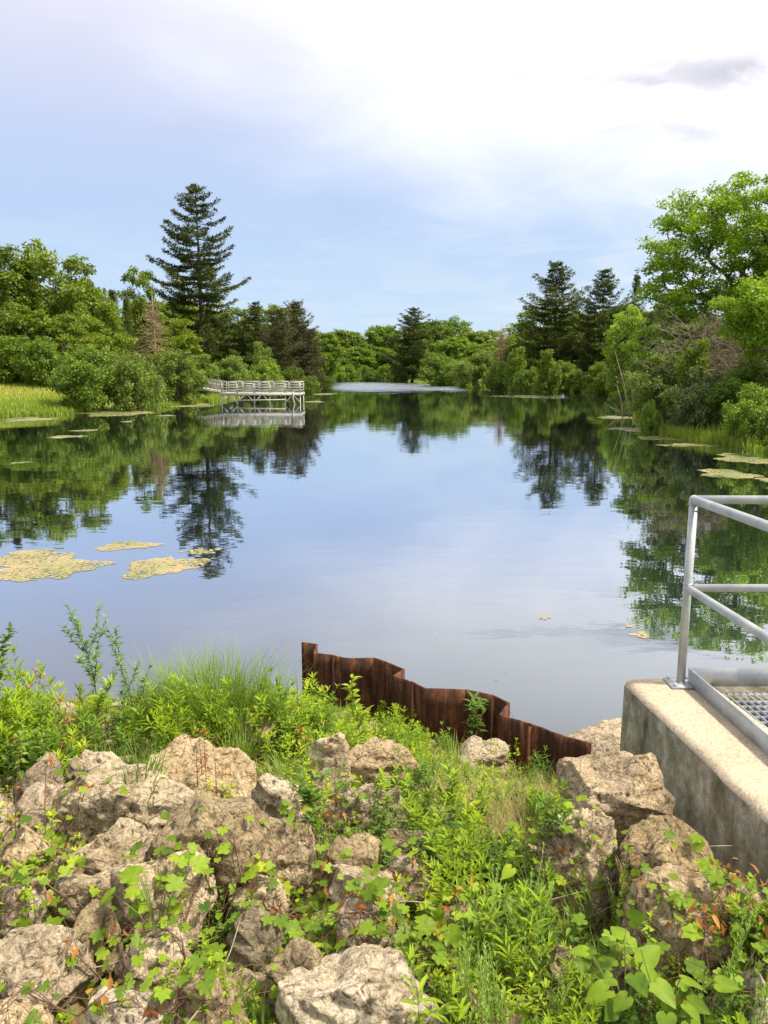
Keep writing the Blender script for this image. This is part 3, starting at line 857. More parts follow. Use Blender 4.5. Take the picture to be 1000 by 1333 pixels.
rb = [
 (bush1, 868, 462, 40, 38, 3.9, 3.2, 'pale willow bush jutting over the water on the right bank', 'bush'),
 (bush2, 915, 478, 42, 35, 3.5, 3.2, 'grey green brushy bush in the middle of the near right bank', 'bush_grey'),
 (bush1, 972, 470, 42, 33, 3.9, 3.2, 'green bush at the right edge above the bank', 'bush_green'),
 (bush2, 985, 500, 40, 30, 3.5, 3.2, 'bright green low bush at the right edge by the water', 'bush_green'),
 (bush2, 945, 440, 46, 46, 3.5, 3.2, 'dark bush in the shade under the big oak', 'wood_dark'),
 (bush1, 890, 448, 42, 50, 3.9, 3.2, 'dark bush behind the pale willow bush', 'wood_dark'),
 (bush2, 1030, 450, 46, 40, 3.5, 3.2, 'dark bush past the right edge', 'wood_dark'),
 (bush1, 842, 470, 24, 60, 3.9, 3.2, 'small bush at the tip of the right point', 'bush_green'),
 (bush2, 1045, 520, 46, 26, 3.5, 3.2, 'bush past the right edge by the water', 'bush_green'),
 (bush2, 850, 520, 14, 35, 3.5, 3.2, 'little bright bush at the foot of the pale willow bush', 'bush_green'),
]
for p, px, top, half, Y, H, r, lab, lm in rb:
    T(p, px, top, half, Y, H, r, lab, 'bush', GR, leafm=M[lm])
# leaning bare poles by the right point
for i, (a, b, z1) in enumerate([((822, 545), (800, 455), 38), ((812, 545), (803, 500), 37.5), ((826, 540), (818, 480), 39)]):
    p0 = on_z(a[0], a[1], 0); p1 = on_y(b[0], b[1], p0.y + .4)
    mb = MB(); L = (p1 - p0)
    mb.tube([(0, 0, -.4), tuple(L * .5 + Vector((.05, 0, .02))), tuple(L)], [.04, .03, .012], 6)
    o = mb.build('dead_sapling', M['dead'], smooth=True); o.location = p0
    tag(o, ('tall thin dead sapling leaning left over the water', 'short dead sapling standing in the water', 'dead sapling closest to the pale willow bush')[i], 'dead sapling', 'dead saplings off the right point')
# fallen branches in the water
mb = MB(); rng = np.random.default_rng(3)
for i in range(14):
    a_ = rng.uniform(-1.2, 1.2); L = rng.uniform(.5, 1.6)
    mb.tube([(0, 0, -.1), (math.sin(a_) * L * .5, rng.normal() * .3, L * .22), (math.sin(a_) * L, rng.normal() * .4, L * rng.uniform(.1, .6))], [.025, .018, .006], 4)
o = mb.build('fallen_branch', M['dead']); o.location = on_z(815, 541, 0)
tag(o, 'bare fallen branch lying in the water off the right point', 'branch')

# back-fill woods so that no bare horizon shows from a step aside
GK = 'woods behind the banks'
rnd = random.Random(9)
for i in range(34):
    f = i / 33
    px = -420 + f * 1840
    Y = 175 if (px < 330 or px > 700) else 420
    side = 'behind the left bank' if px < 380 else ('behind the far shore' if px < 680 else 'behind the right bank')
    T((pC, pA, pB)[i % 3], px + rnd.uniform(-14, 14), {'behind the left bank': 392, 'behind the far shore': 436, 'behind the right bank': 400}[side] + rnd.uniform(0, 16), 50, Y + rnd.uniform(-12, 12), (13.6, 15.6, 16.2)[i % 3], (5.6, 6.0, 5.6)[i % 3],
      'background woodland tree mostly hidden ' + side, 'tree', GK + ', ' + side, rz=rnd.uniform(0, 6))

# ------------------------------------------------------------------ shore grasses (uncountable)
def shore_grass():
    rng = np.random.default_rng(77)
    mb = MB()
    Ps = []
    for (ax, ay), (bx, by) in zip(PA, PB):
        if max(ay, by) < 24: continue
        L = math.hypot(bx - ax, by - ay)
        n = int(L * 40)
        if n > 3000: n = 3000
        t = rng.random(n)
        nx, ny = (by - ay) / L, -(bx - ax) / L
        off = rng.exponential(.8, n) - .15
        Ps.append(np.stack([ax + (bx - ax) * t + nx * off, ay + (by - ay) * t + ny * off], 1))
    # meadow on the left
    n = 26000
    px = rng.uniform(-120, 100, n); Y = rng.uniform(46, 72, n)
    Ps.append(np.stack([(px - 500) / FPX * Y, Y], 1))
    n = 9000
    px = rng.uniform(200, 300, n); Y = rng.uniform(62, 85, n)
    Ps.append(np.stack([(px - 500) / FPX * Y, Y], 1))
    n = 12000
    px = rng.uniform(840, 1080, n); Y = rng.uniform(26, 36, n)
    Ps.append(np.stack([(px - 500) / FPX * Y, Y], 1))
    P = np.concatenate(Ps)
    d = pond_sd(P[:, 0], P[:, 1]); P = P[(d > -.35)]
    d = pond_sd(P[:, 0], P[:, 1])
    z = np.maximum(terrain(P[:, 0], P[:, 1]), 0) - .02
    n = len(P)
    dry = np.clip((d - 2) / 7, 0, 1) * (P[:, 0] < -20)
    far = P[:, 1] > 44
    tint = np.clip(.4 + rng.normal(size=n) * .18 + dry * .55, 0, 1)
    L = np.where(far, rng.uniform(.22, .55, n), rng.uniform(.25, .6, n)) * np.where(P[:, 1] > 90, 1.3, 1)
    W = np.where(far, .07, .035) * np.where(P[:, 1] > 90, 2.0, 1)
    blades(mb, np.stack([P[:, 0], P[:, 1], z], 1), rng.uniform(0, 6.28, n), L, W, rng.uniform(.2, 1.1, n), tint, 2)
    o = mb.build('grass', leaf_mat('bank grass', (.10, .16, .02), (.30, .37, .045), .35, (.55, .44, .16)))
    tag(o, 'green and straw coloured grass along the pond banks and meadow', 'grass', kind='stuff')
shore_grass()

# ------------------------------------------------------------------ floating plant mats
GM = 'floating mats of yellowish water plants'
def mat(px0, px1, py0, py1, label, seed, dens=1.0, rpad=.03, name='plant_mat', green=0.0):
    rng = np.random.default_rng(seed)
    a_ = on_z((px0 + px1) / 2, (py0 + py1) / 2, 0)
    l = on_z(px0, (py0 + py1) / 2, 0); r_ = on_z(px1, (py0 + py1) / 2, 0)
    n_ = on_z((px0 + px1) / 2, py1, 0); f_ = on_z((px0 + px1) / 2, py0, 0)
    w, h = (r_.x - l.x) / 2, (f_.y - n_.y) / 2
    N = int(min(9000, dens * 3.4 * PI * w * h / (PI * rpad ** 2)))
    th = rng.uniform(0, 6.283, N); rr = np.sqrt(rng.random(N))
    k = rng.uniform(0, 6.28, 5)
    edge = 1 + .20 * np.sin(2 * th + k[0]) + .20 * np.sin(3 * th + k[1]) + .12 * np.sin(5 * th + k[2]) + .07 * np.sin(11 * th + k[3])
    x, y = np.cos(th) * rr * edge * w * .85, np.sin(th) * rr * edge * h * .85
    hole = np.sin(x / w * 5 + k[0] + 1.3 * np.sin(y / h * 3)) * np.sin(y / h * 4 + k[1]) + .35 * rng.normal(size=N)
    keep = (hole < .85) | (rr < .2)
    x, y = x[keep], y[keep]; N = len(x)
    z = .002 + rng.random(N) * .0025
    S = 7
    a0 = rng.uniform(0, 6.28, N)
    ang = a0[:, None] + np.linspace(0, 2 * PI, S, endpoint=False)[None]
    rad = rpad * rng.uniform(.55, 1.25, N)[:, None] * (1 + .12 * rng.normal(size=(N, S)))
    V = np.stack([x[:, None] + np.cos(ang) * rad, y[:, None] + np.sin(ang) * rad, z[:, None] + rng.random((N, S)) * .0008], -1)
    F = (np.arange(N) * S)[:, None] + np.arange(S)[None]
    mb = MB()
    tint = np.clip(.52 - green + .22 * np.sin(x / w * 2.6 + k[2]) * np.cos(y / h * 2 + k[0]) + rng.normal(size=N) * .15, 0, 1)
    mb.add(V.reshape(-1, 3), [F], np.repeat(tint, S))
    o = mb.build(name, M['pad']); o.location = (a_.x, a_.y, 0)
    return tag(o, label, 'water plants', GM)
mats = [
 (-40, 146, 718, 756, 'broad yellowish plant mat floating at the left edge of the water', .8, .023),
 (164, 258, 721, 754, 'pinkish yellow plant mat floating right of the broad one', .8, .023),
 (10, 70, 715, 724, 'thin plant strip along the far side of the broad floating mat', .9, .018),
 (120, 214, 705, 716, 'long thin green yellow plant mat floating above the pinkish one', .9, .018),
 (235, 290, 713, 722, 'sparse pale plant scraps in the reflection of the big pine', .35, .03),
 (66, 108, 566, 571, 'small bright pad patch on the left water, nearer of two', .8, .07),
 (94, 126, 559, 562, 'small bright pad patch on the left water, farther of two', .8, .07),
 (15, 36, 601, 604, 'tiny pad patch near the left edge in the tree reflection', .7, .05),
 (158, 172, 548, 550, 'little pad patch off the left bank bushes, left one', .8, .09),
 (205, 228, 540, 542, 'little pad patch off the left bank bushes, right one', .8, .1),
 (0, 75, 543, 549, 'pale water plants along the meadow shore', .6, .09),
 (75, 215, 532, 541, 'yellow water plant fringe below the left bank bushes', .7, .10),
 (210, 285, 524, 530, 'thin yellow plant fringe leading to the pier', .7, .12),
 (905, 990, 611, 623, 'yellow plant mat off the right bank, nearest of the right ones', 1.0, .045),
 (930, 1010, 590, 604, 'yellow green plant mat at the right edge beyond the railing', .8, .05),
 (985, 1015, 621, 628, 'small plant mat cut by the right edge above the railing', .8, .045),
 (780, 830, 541, 546, 'pale pads around the fallen branch', .7, .08),
 (790, 850, 556, 562, 'pale pad streak right of the fallen branch', .6, .07),
 (830, 895, 567, 574, 'pad streak below the pale willow bush', .6, .06),
 (860, 930, 577, 582, 'thin pad streak along the near right bank', .6, .05),
 (395, 425, 522, 524, 'bright pad streak right of the pier', .8, .12),
 (405, 440, 512, 514, 'thin pad streak farther out right of the pier', .8, .14),
 (645, 740, 514, 519, 'scattered pads below the right bank pines', .10, .10),
 (820, 850, 822, 830, 'pads floating in the oak reflection beside the railing', .5, .03),
 (812, 824, 812, 817, 'two small pads left of the railing post', .5, .03),
 (700, 716, 802, 807, 'small tuft of floating weed on the open water', .4, .012),
]
for i, (a_, b_, c_, d_, lab, dn, rp) in enumerate(mats):
    mat(a_, b_, c_, d_, lab, 100 + i, dn, rp, green=.0 if c_ > 700 else .28)

def flotsam():
    rng = np.random.default_rng(321); n = 520; mb = MB()
    y = 6.6 + 22 * rng.random(n) ** 1.6; x = (rng.uniform(-.62, .62, n)) * y
    ok = pond_sd(x, y) < -.2; x, y = x[ok], y[ok]; n = len(x)
    s_ = rng.uniform(.006, .016, n) * (1 + y / 22)
    P = np.stack([x, y, np.full(n, .003)], 1)
    leaves(mb, P, np.stack([rng.normal(size=n), rng.normal(size=n), np.zeros(n)], 1), np.array([0, 0, 1.0]) + rng.normal(size=(n, 3)) * .02, s_, s_ * .6, rng.random(n) * .7, 'quad')
    tag(mb.build('floating_debris', M['pad']), 'tiny leaf scraps and seeds drifting on the open water', 'debris', kind='stuff')
flotsam()

# ------------------------------------------------------------------ fishing pier
def fishing_pier():
    Y0 = on_z(340, 526, 0).y
    def X(px, Y=Y0): return (px - 500) / FPX * Y * 1.0
    root = empty('fishing_pier', (X(340), Y0, 0))
    ox = X(340)
    x0, x1 = X(290) - ox, X(393) - ox
    D = 3.0
    zd = 1.02
    mp = M['pier']
    mb = MB(); 
    n = 44
    for i in range(n):
        a_ = x0 + (x1 - x0) * i / n
        mb.box((a_, 0, zd - .05), (a_ + (x1 - x0) / n - .012, D, zd), .5)
    mb.build('deck', mp, root)
    mb = MB(); mb.box((x0 - .05, -.06, zd - .26), (x1 + .05, -.002, zd - .052)); mb.box((x0 - .05, D + .002, zd - .26), (x1 + .05, D + .06, zd - .052))
    mb.box((x0, 0, zd - .24), (x0 + .08, D, zd - .054)); mb.box((x1 - .08, 0, zd - .24), (x1, D, zd - .054))
    mb.build('deck_beam', mp, root)
    legs = [X(p) - ox for p in (291, 311, 333, 353, 373, 392)]
    for lx in legs:
        for yy in (.06, D - .06):
            mb = MB(); mb.bar((lx, yy, -1.4), (lx, yy, zd - .26), .085); mb.build('leg', mp, root)
    for i, (a_, s) in enumerate([(0, 1), (1, -1), (1, 1), (2, -1), (2, 1), (3, -1), (4, 1), (5, -1)]):
        mb = MB(); lx = legs[a_]; mb.bar((lx, -.02, .15), (lx + s * .55, -.02, zd - .28), .055); mb.build('brace', mp, root)
    mb = MB(); mb.bar((legs[1], -.05, .33), (legs[4], -.05, .40), .09); mb.build('cross_beam', mp, root)
    # railings, section by section, 3 rails each
    def section(a, b, h=.95, nr=4):
        s = MB(); a, b = Vector(a), Vector(b)
        s.bar(a, a + Vector((0, 0, h)), .075); s.bar(b, b + Vector((0, 0, h)), .075)
        for j in range(nr):
            z = h * (.22 + .26 * j) if j < nr - 1 else h
            s.bar(a + Vector((0, 0, z)), b + Vector((0, 0, z)), .055 if j < nr - 1 else .09)
        return s.build('railing', mp, root)
    secs = [(0, 1), (1, 2), (2, 3), (3, 4), (4, 5)]
    for a_, b_ in secs:
        section((legs[a_] + .05, .03, zd), (legs[b_] - .05, .03, zd), .80 if a_ in (1, 3) else .9)
        section((legs[a_] + .05, D - .03, zd), (legs[b_] - .05, D - .03, zd), .95)
    section((x1 - .04, .1, zd), (x1 - .04, D - .1, zd), .95)
    # gangway to the left bank
    g = MB()
    ax, ay, az = X(236) - ox, 4.5, 1.42
    A, B = Vector((ax, ay, az)), Vector((x0 - .02, 1.6, zd - .03))
    W = Vector((.12, .62, 0))
    for s in (-1, 1): g.bar(A + W * s, B + W * s, .09, .18)
    for i in range(30):
        p = A.lerp(B, (i + .5) / 30); g.bar(p - W + Vector((0, 0, .12)), p + W + Vector((0, 0, .12)), .17, .04)
    g.build('gangway', mp, root)
    for s in (-1, 1):
        q = MB()
        for i in range(7):
            p = A.lerp(B, .35 + .65 * i / 6) + W * s
            q.bar(p + Vector((0, 0, .09)), p + Vector((0, 0, 1.0)), .06)
        for h in (.35, .62, .98):
            q.bar(A.lerp(B, .35) + W * s + Vector((0, 0, h)), B + W * s + Vector((0, 0, h)), .05)
        q.build('gangway_railing', mp, root)
    # white pipe hanging near the right end
    q = MB(); px_ = X(384) - ox
    q.tube([(px_, -.1, zd + .1), (px_ - .08, -.12, zd - .5), (px_ + .02, -.12, .2), (px_ + .15, -.15, -.3)], [.06] * 4, 6); q.build('drain_pipe', mp, root, True)
    tag(root, 'pale fishing pier on legs with slatted railings and a gangway to the left bank', 'pier')
fishing_pier()

# ------------------------------------------------------------------ concrete wall, grating, railing
WT = .99
def wall_x(y): return 1.60 - (y - 2.9) * .11
def spillway():
    root = empty('retaining_wall', (wall_x(4.3), 4.3, 0))
    loc = Vector(root.location)
    yb = -1.6; yf = WALL_Y1
    def sub(n=60):
        # left wall with worn edges: rows along y, profile across
        prof = [(0, -1.2), (0, .2), (0, .55), (0, WT - .035), (.012, WT - .012), (.04, WT), (.16, WT + .002), (.32, WT), (.47, WT)]
        ys = np.linspace(yb, yf, n)
        V = []
        rg = np.random.default_rng(8)
        jit = np.convolve(rg.normal(size=n + 8), np.ones(3) / 3, 'same')[4:n + 4] * .007
        for i, y in enumerate(ys):
            for j, (dx, z) in enumerate(prof):
                e = jit[i] * (1 if j in (3, 4, 5) else .3)
                V.append((wall_x(y) + dx + (e if j < 6 else 0), y, z - (abs(e) if j in (3, 4, 5) else 0)))
        k = len(prof)
        F = [(i*k+j, i*k+j+1, (i+1)*k+j+1, (i+1)*k+j) for i in range(n-1) for j in range(k-1)]
        return np.array(V) - np.array(tuple(loc)), np.array(F), k, n
    V, F, k, n = sub()
    side = F.reshape(n - 1, k - 1, 4)
    mb = MB(); 
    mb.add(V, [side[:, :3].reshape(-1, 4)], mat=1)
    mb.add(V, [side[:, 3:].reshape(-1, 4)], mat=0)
    # far end face and inner face
    e = (n - 1) * k
    mb.add(np.vstack([V[e:e + k], V[e + k - 1] + np.array([0, 0, -WT - 1.2])]), [np.arange(k + 1)[None]], mat=1)
    a_, b_ = V[k - 1], V[e + k - 1]; dz = np.array([0, 0, -WT - 1.2])
    mb.add([a_, b_, b_ + dz, a_ + dz], [np.array([(0, 1, 2, 3)])], mat=1)
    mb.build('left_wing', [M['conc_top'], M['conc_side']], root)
    mb = MB()
    x0 = wall_x(yf) + .472
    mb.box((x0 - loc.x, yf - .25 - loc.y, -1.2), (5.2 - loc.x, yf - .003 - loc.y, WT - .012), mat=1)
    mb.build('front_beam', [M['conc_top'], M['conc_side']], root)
    mb = MB(); mb.box((4.8 - loc.x, yb - loc.y, -1.2), (5.25 - loc.x, yf - .26 - loc.y, WT - .01), mat=1)
    mb.build('right_wing', [M['conc_top'], M['conc_side']], root)
    tag(root, 'low concrete dam wall with pebbly worn top and dark stained side', 'concrete wall')
    return root
spillway()

P0 = on_z(886, 889, WT + .01)      # foot of the corner post
PX, PY = P0.x, P0.y
SD = Vector((.055, -1.0, 0)).normalized()     # direction of the side rail toward the viewer

def grating():
    x0 = PX + .045; yb = -1.5; yf = PY + .01
    root = empty('steel_grating', (x0, yf, WT))
    mb = MB()
    zt = -.015
    W = 2.6
    # load bars run across, cross rods run along
    L = yf - yb
    n = int(L / .066)
    for i in range(n):
        y = -.14 - i * .066
        mb.box((.015 + .055 * -y, y - .005, zt - .022), (W, y + .005, zt))
    for i in range(int(W / .040)):
        x = .06 + i * .040
        mb.bar((x, -.10, zt - .009), (x + .055 * 5, -5.10, zt - .009), .007, .026)
    mb.build('bar_grid', M['galv_dull'], root)
    # toe plates: side and front, with a wide ledge angle
    mb = MB()
    a_, b_ = Vector((0, .0, -.005)), Vector((0, 0, -.005)) + SD * 5.8
    nrm = Vector((-SD.y, SD.x, 0))
    V = []
    for p in (a_, b_):
        for dx, z in ((0, -.012), (0, .105), (.008, .105), (.008, -.012)):
            V.append(tuple(p + Vector((dx, 0, z))))
    mb.add(V, [np.array([(0,1,5,4),(1,2,6,5),(2,3,7,6),(3,0,4,7),(3,2,1,0),(4,5,6,7)])])
    mb.build('side_toe_plate', M['galv_dull'], root)
    mb = MB(); mb.box((.010, -.008, -.018), (W, .0, .10)); mb.box((.010, -.10, -.022), (W, -.0085, -.014)); mb.build('front_toe_plate', M['galv_dull'], root)
    mb = MB()
    for yy in (-.95, -1.9, -2.9, -3.9): mb.box((.05 + .055 * -yy, yy - .02, zt - .07), (W, yy + .02, zt - .031))
    mb.box((.012, -.13, zt - .07), (W, -.10, zt + .004))
    mb.build('support_bar', M['galv_dull'], root)
    tag(root, 'galvanised steel bar grating with upturned toe plates behind the concrete wall', 'grating')
grating()

def railing():
    root = empty('pipe_railing', (PX, PY, WT + .004))
    g = M['galv']
    H = 1.10; r = .024
    mb = MB(); mb.tube([(0, 0, .008), (0, 0, H - .012)], r, 20); mb.build('post', g, root, True)
    mb = MB()
    mb.box((-.075, -.075, 0), (.085, .075, .010)); 
    for sx in (-1, 1):
        for sy in (-1, 1): mb.tube([(sx * .055, sy * .055, .009), (sx * .055, sy * .055, .028)], .009, 6)
    mb.build('base_plate', g, root)
    for h, nm in ((H, 'top_rail'), (.585, 'middle_rail')):
        rr = .025 if h == H else .0235
        mb = MB()
        end = SD * 5.0
        st = Vector((0, 0, h)) if h == H else Vector((0, -.03, h))
        mb.tube([st, st + end * .5, st + end], rr, 20); 
        if h == H:
            mb.tube([(-.0, 0, h - .03), (0, 0, h + .0)], rr + .001, 20)
        o = mb.build(nm, g, root, True)
        mb = MB(); st = Vector((.031, 0, h)) if h != H else Vector((.005, 0, h))
        mb.tube([st, st + Vector((2.6, -.02, 0))], rr * .985, 20); mb.build(nm, g, root, True)
        mb = MB()
        # welded corner: a smooth ball where the pipes meet
        th = np.linspace(0, PI, 9); ph = np.linspace(0, 2 * PI, 17)[:-1]
        V = [(math.sin(t) * math.cos(p) * (rr + .0015), math.sin(t) * math.sin(p) * (rr + .0015), h + math.cos(t) * (rr + .0015)) for t in th for p in ph]
        F = [(i*16+j, (i+1)*16+j, (i+1)*16+(j+1) % 16, i*16+(j+1) % 16) for i in range(8) for j in range(16)]
        mb.add(V, [np.array(F)])
        mb.build('corner_joint', g, root, True)
    mb = MB(); mb.tube([(0.004, -.029, H - .062), (0.004, -.034, H - .062)], .006, 8); mb.build('vent_hole', M['hole'], root)  # small dark disc; the shade inside the hole is put into its colour
    # next post along the side and front (out of frame)
    for v in (SD * 2.4, SD * 4.8, Vector((2.0, -.02, 0))):
        mb = MB(); mb.tube([v + Vector((0, 0, -.02)), v + Vector((0, 0, H - .02))], r, 16); mb.build('post', g, root, True)
    mb = MB()
    for h in (H - .028, .585 - .026, .585 + .026, .014):
        a_ = np.linspace(0, 2 * PI, 15)
        mb.tube([(math.cos(t) * (r + .001), math.sin(t) * (r + .001), h + .002 * math.sin(t * 5)) for t in a_], .0032, 5)
    mb.build('weld_bead', M['galv_dull'], root, True)
    tag(root, 'galvanised pipe railing with two rails around the spillway grating', 'railing')
railing()

# ------------------------------------------------------------------ sheet piling
def sheet_piling():
    ZT = .50
    top = [(393,836),(413,839),(409,849),(435,853),(448,856.5),(488,857),(502,861),(526,871),(512,880),(538,888),(554,896),(608,898),(642,905),(663,915),(651,930),(690,942),(722,954),(770,968)]
    rg = random.Random(4)
    pts = []
    for i, (x, y) in enumerate(top):
        p = on_z(x, y, ZT); pts.append(Vector((p.x, p.y, 0)))
    # resample the plan line so the worn top edge can waver
    fine = []
    for a_, b_ in zip(pts, pts[1:]):
        n = max(2, int((b_ - a_).length / .03))
        for i in range(n): fine.append(a_.lerp(b_, i / n))
    fine.append(pts[-1])
    org = fine[0].copy()
    root = empty('sheet_piling', (org.x, org.y, 0))
    n = len(fine)
    T_ = [(fine[min(i + 1, n - 1)] - fine[max(i - 1, 0)]).normalized() for i in range(n)]
    th = .014
    V = []; rows = [ZT, .38, .2, 0, -1.0]
    for i, p in enumerate(fine):
        nv = Vector((-T_[i].y, T_[i].x, 0)) * th / 2
        w = (noise.noise(Vector((i * .13, 0, 0))) * .006 + noise.noise(Vector((i * .5, 3, 0))) * .004)
        for s in (-1, 1):
            for z in rows:
                q = p - org + nv * s
                V.append((q.x, q.y, z + (w if z == ZT else 0)))
    k = len(rows)
    F = []
    for i in range(n - 1):
        for s in (0, 1):
            for j in range(k - 1):
                a_ = i * 2 * k + s * k + j; b_ = a_ + 2 * k
                F.append((a_, b_, b_ + 1, a_ + 1) if s else (a_, a_ + 1, b_ + 1, b_))
        a_ = i * 2 * k; F.append((a_, a_ + 2 * k, a_ + 3 * k, a_ + k))
    for i in (0, n - 1):
        for j in range(k - 1):
            a_ = i * 2 * k + j; F.append((a_, a_ + 1, a_ + 1 + k, a_ + k))
    mb = MB(); mb.add(V, [np.array(F)]); mb.build('corrugated_sheet', M['rust'], root)
    for (x, y) in [(435, 853), (538, 888), (642, 905), (690, 942)]:
        p = on_z(x, y, ZT); p = Vector((p.x - org.x, p.y - org.y - .012, 0))
        mb = MB(); mb.tube([p + Vector((0, 0, -.8)), p + Vector((0, 0, ZT - .012))], .017, 8); mb.build('interlock', M['rust'], root, True)
    tag(root, 'rusty brown zigzag steel sheet piling between the plants and the water', 'sheet piling')
sheet_piling()

# ------------------------------------------------------------------ rocks
ico = None
def ico_mesh(sub):
    import bmesh
    bm = bmesh.new(); bmesh.ops.create_icosphere(bm, subdivisions=sub, radius=1.0)
    V = np.array([v.co[:] for v in bm.verts]); F = np.array([[v.index for v in f.verts] for f in bm.faces]); bm.free()
    return V, F
ICO5, ICO4 = ico_mesh(6), ico_mesh(5)
ROCKS = []
def rock_mesh(seed, rx, ry, rz, hi=True, facets=9, rough=1.0):
    rng = np.random.default_rng(seed)
    V, F = ICO5 if hi else ICO4
    P = V.copy()
    N0 = norm(rng.normal(size=(facets, 3)))
    N0[0] = norm(np.array([[rng.normal() * .4, rng.normal() * .35 + .15, 1.0]]))[0]
    for nn in N0:
        d = rng.uniform(.56, .84)
        e = P @ nn - d
        P = P - np.clip(e, 0, None)[:, None] * nn[None] * 1.0
    off = Vector(rng.uniform(-50, 50, 3))
    size = (rx + ry + rz) / 3
    sc = np.array([rx, ry, rz])
    W = P * sc / .8
    out = np.empty(len(W))
    fr = noise.fractal; rm = noise.ridged_multi_fractal; nz = noise.noise
    for i in range(len(W)):
        q = Vector(W[i]) + off
        a_ = nz(q * (2.2 / max(size, .1) * .35)) * .13 * size
        b_ = fr(q * 7.0, .9, 2.1, 4) * .022 - abs(nz(q * 6.5)) * .028
        # bedding: horizontal ledges
        sl = q.z + q.x * .25 + nz(q * 2.5) * .06; c_ = (abs((sl * 13.0) % 1.0 - .5) - .25) * .05 * max(0, nz(q * 4) + .35)
        d_ = -max(0, fr(q * 20, 1.0, 2.0, 3) - .15) * .025
        out[i] = a_ + (b_ + c_ + d_) * min(1, size / .15)
    Nn = norm(P / sc)
    return W + Nn * (out * rough)[:, None], F

def rock(box, mat, label, seed, hi=True, depth=.85, group='riprap boulders on the near bank', name='boulder', zoff=0.0, tilt=0, lift=0.0):
    x0, y0, x1, y1 = box
    G = hit((x0 + x1) / 2, y1, lift)
    dep = G.y * CP + (CAM_Z - G.z) * SP
    W = (x1 - x0) / FPX * dep * 1.08
    th = math.atan2(CAM_Z - G.z, G.y)
    A = (y1 - y0) / FPX * dep
    D = W * depth
    h = (A - D * math.sin(th) * .8) / math.cos(th)
    mh = .36 if depth < 1.1 else .16
    if h < mh * W:
        h = mh * W; D = max(.5 * W, (A - h * math.cos(th)) / max(.3, math.sin(th) * .8))
    h = min(h, W * (.95 if depth < 1.1 else .22))
    V, F = rock_mesh(seed, W / 2, D / 2, (h + .20) * .5, hi)
    # fit the plan width
    V[:, 0] *= (W * 1.04) / (V[:, 0].max() - V[:, 0].min())
    V[:, 1] *= (D * 1.1) / (V[:, 1].max() - V[:, 1].min())
    if tilt:
        c, s = math.cos(tilt), math.sin(tilt); V = V @ np.array([[c, 0, -s], [0, 1, 0], [s, 0, c]])
    top = V[:, 2].max()
    mb = MB(); mb.add(V, [F])
    o = mb.build(name, M['rock'][mat], smooth=True)
    cz = G.z + h - top
    o.location = (G.x * (G.y + D / 2) / G.y, G.y + D / 2, cz + zoff)
    tag(o, label, 'boulder' if name == 'boulder' else 'stone', group)
    ROCKS.append((o, V + np.array(o.location), F, (o.location.x, o.location.y), W / 2, D / 2))
    return o

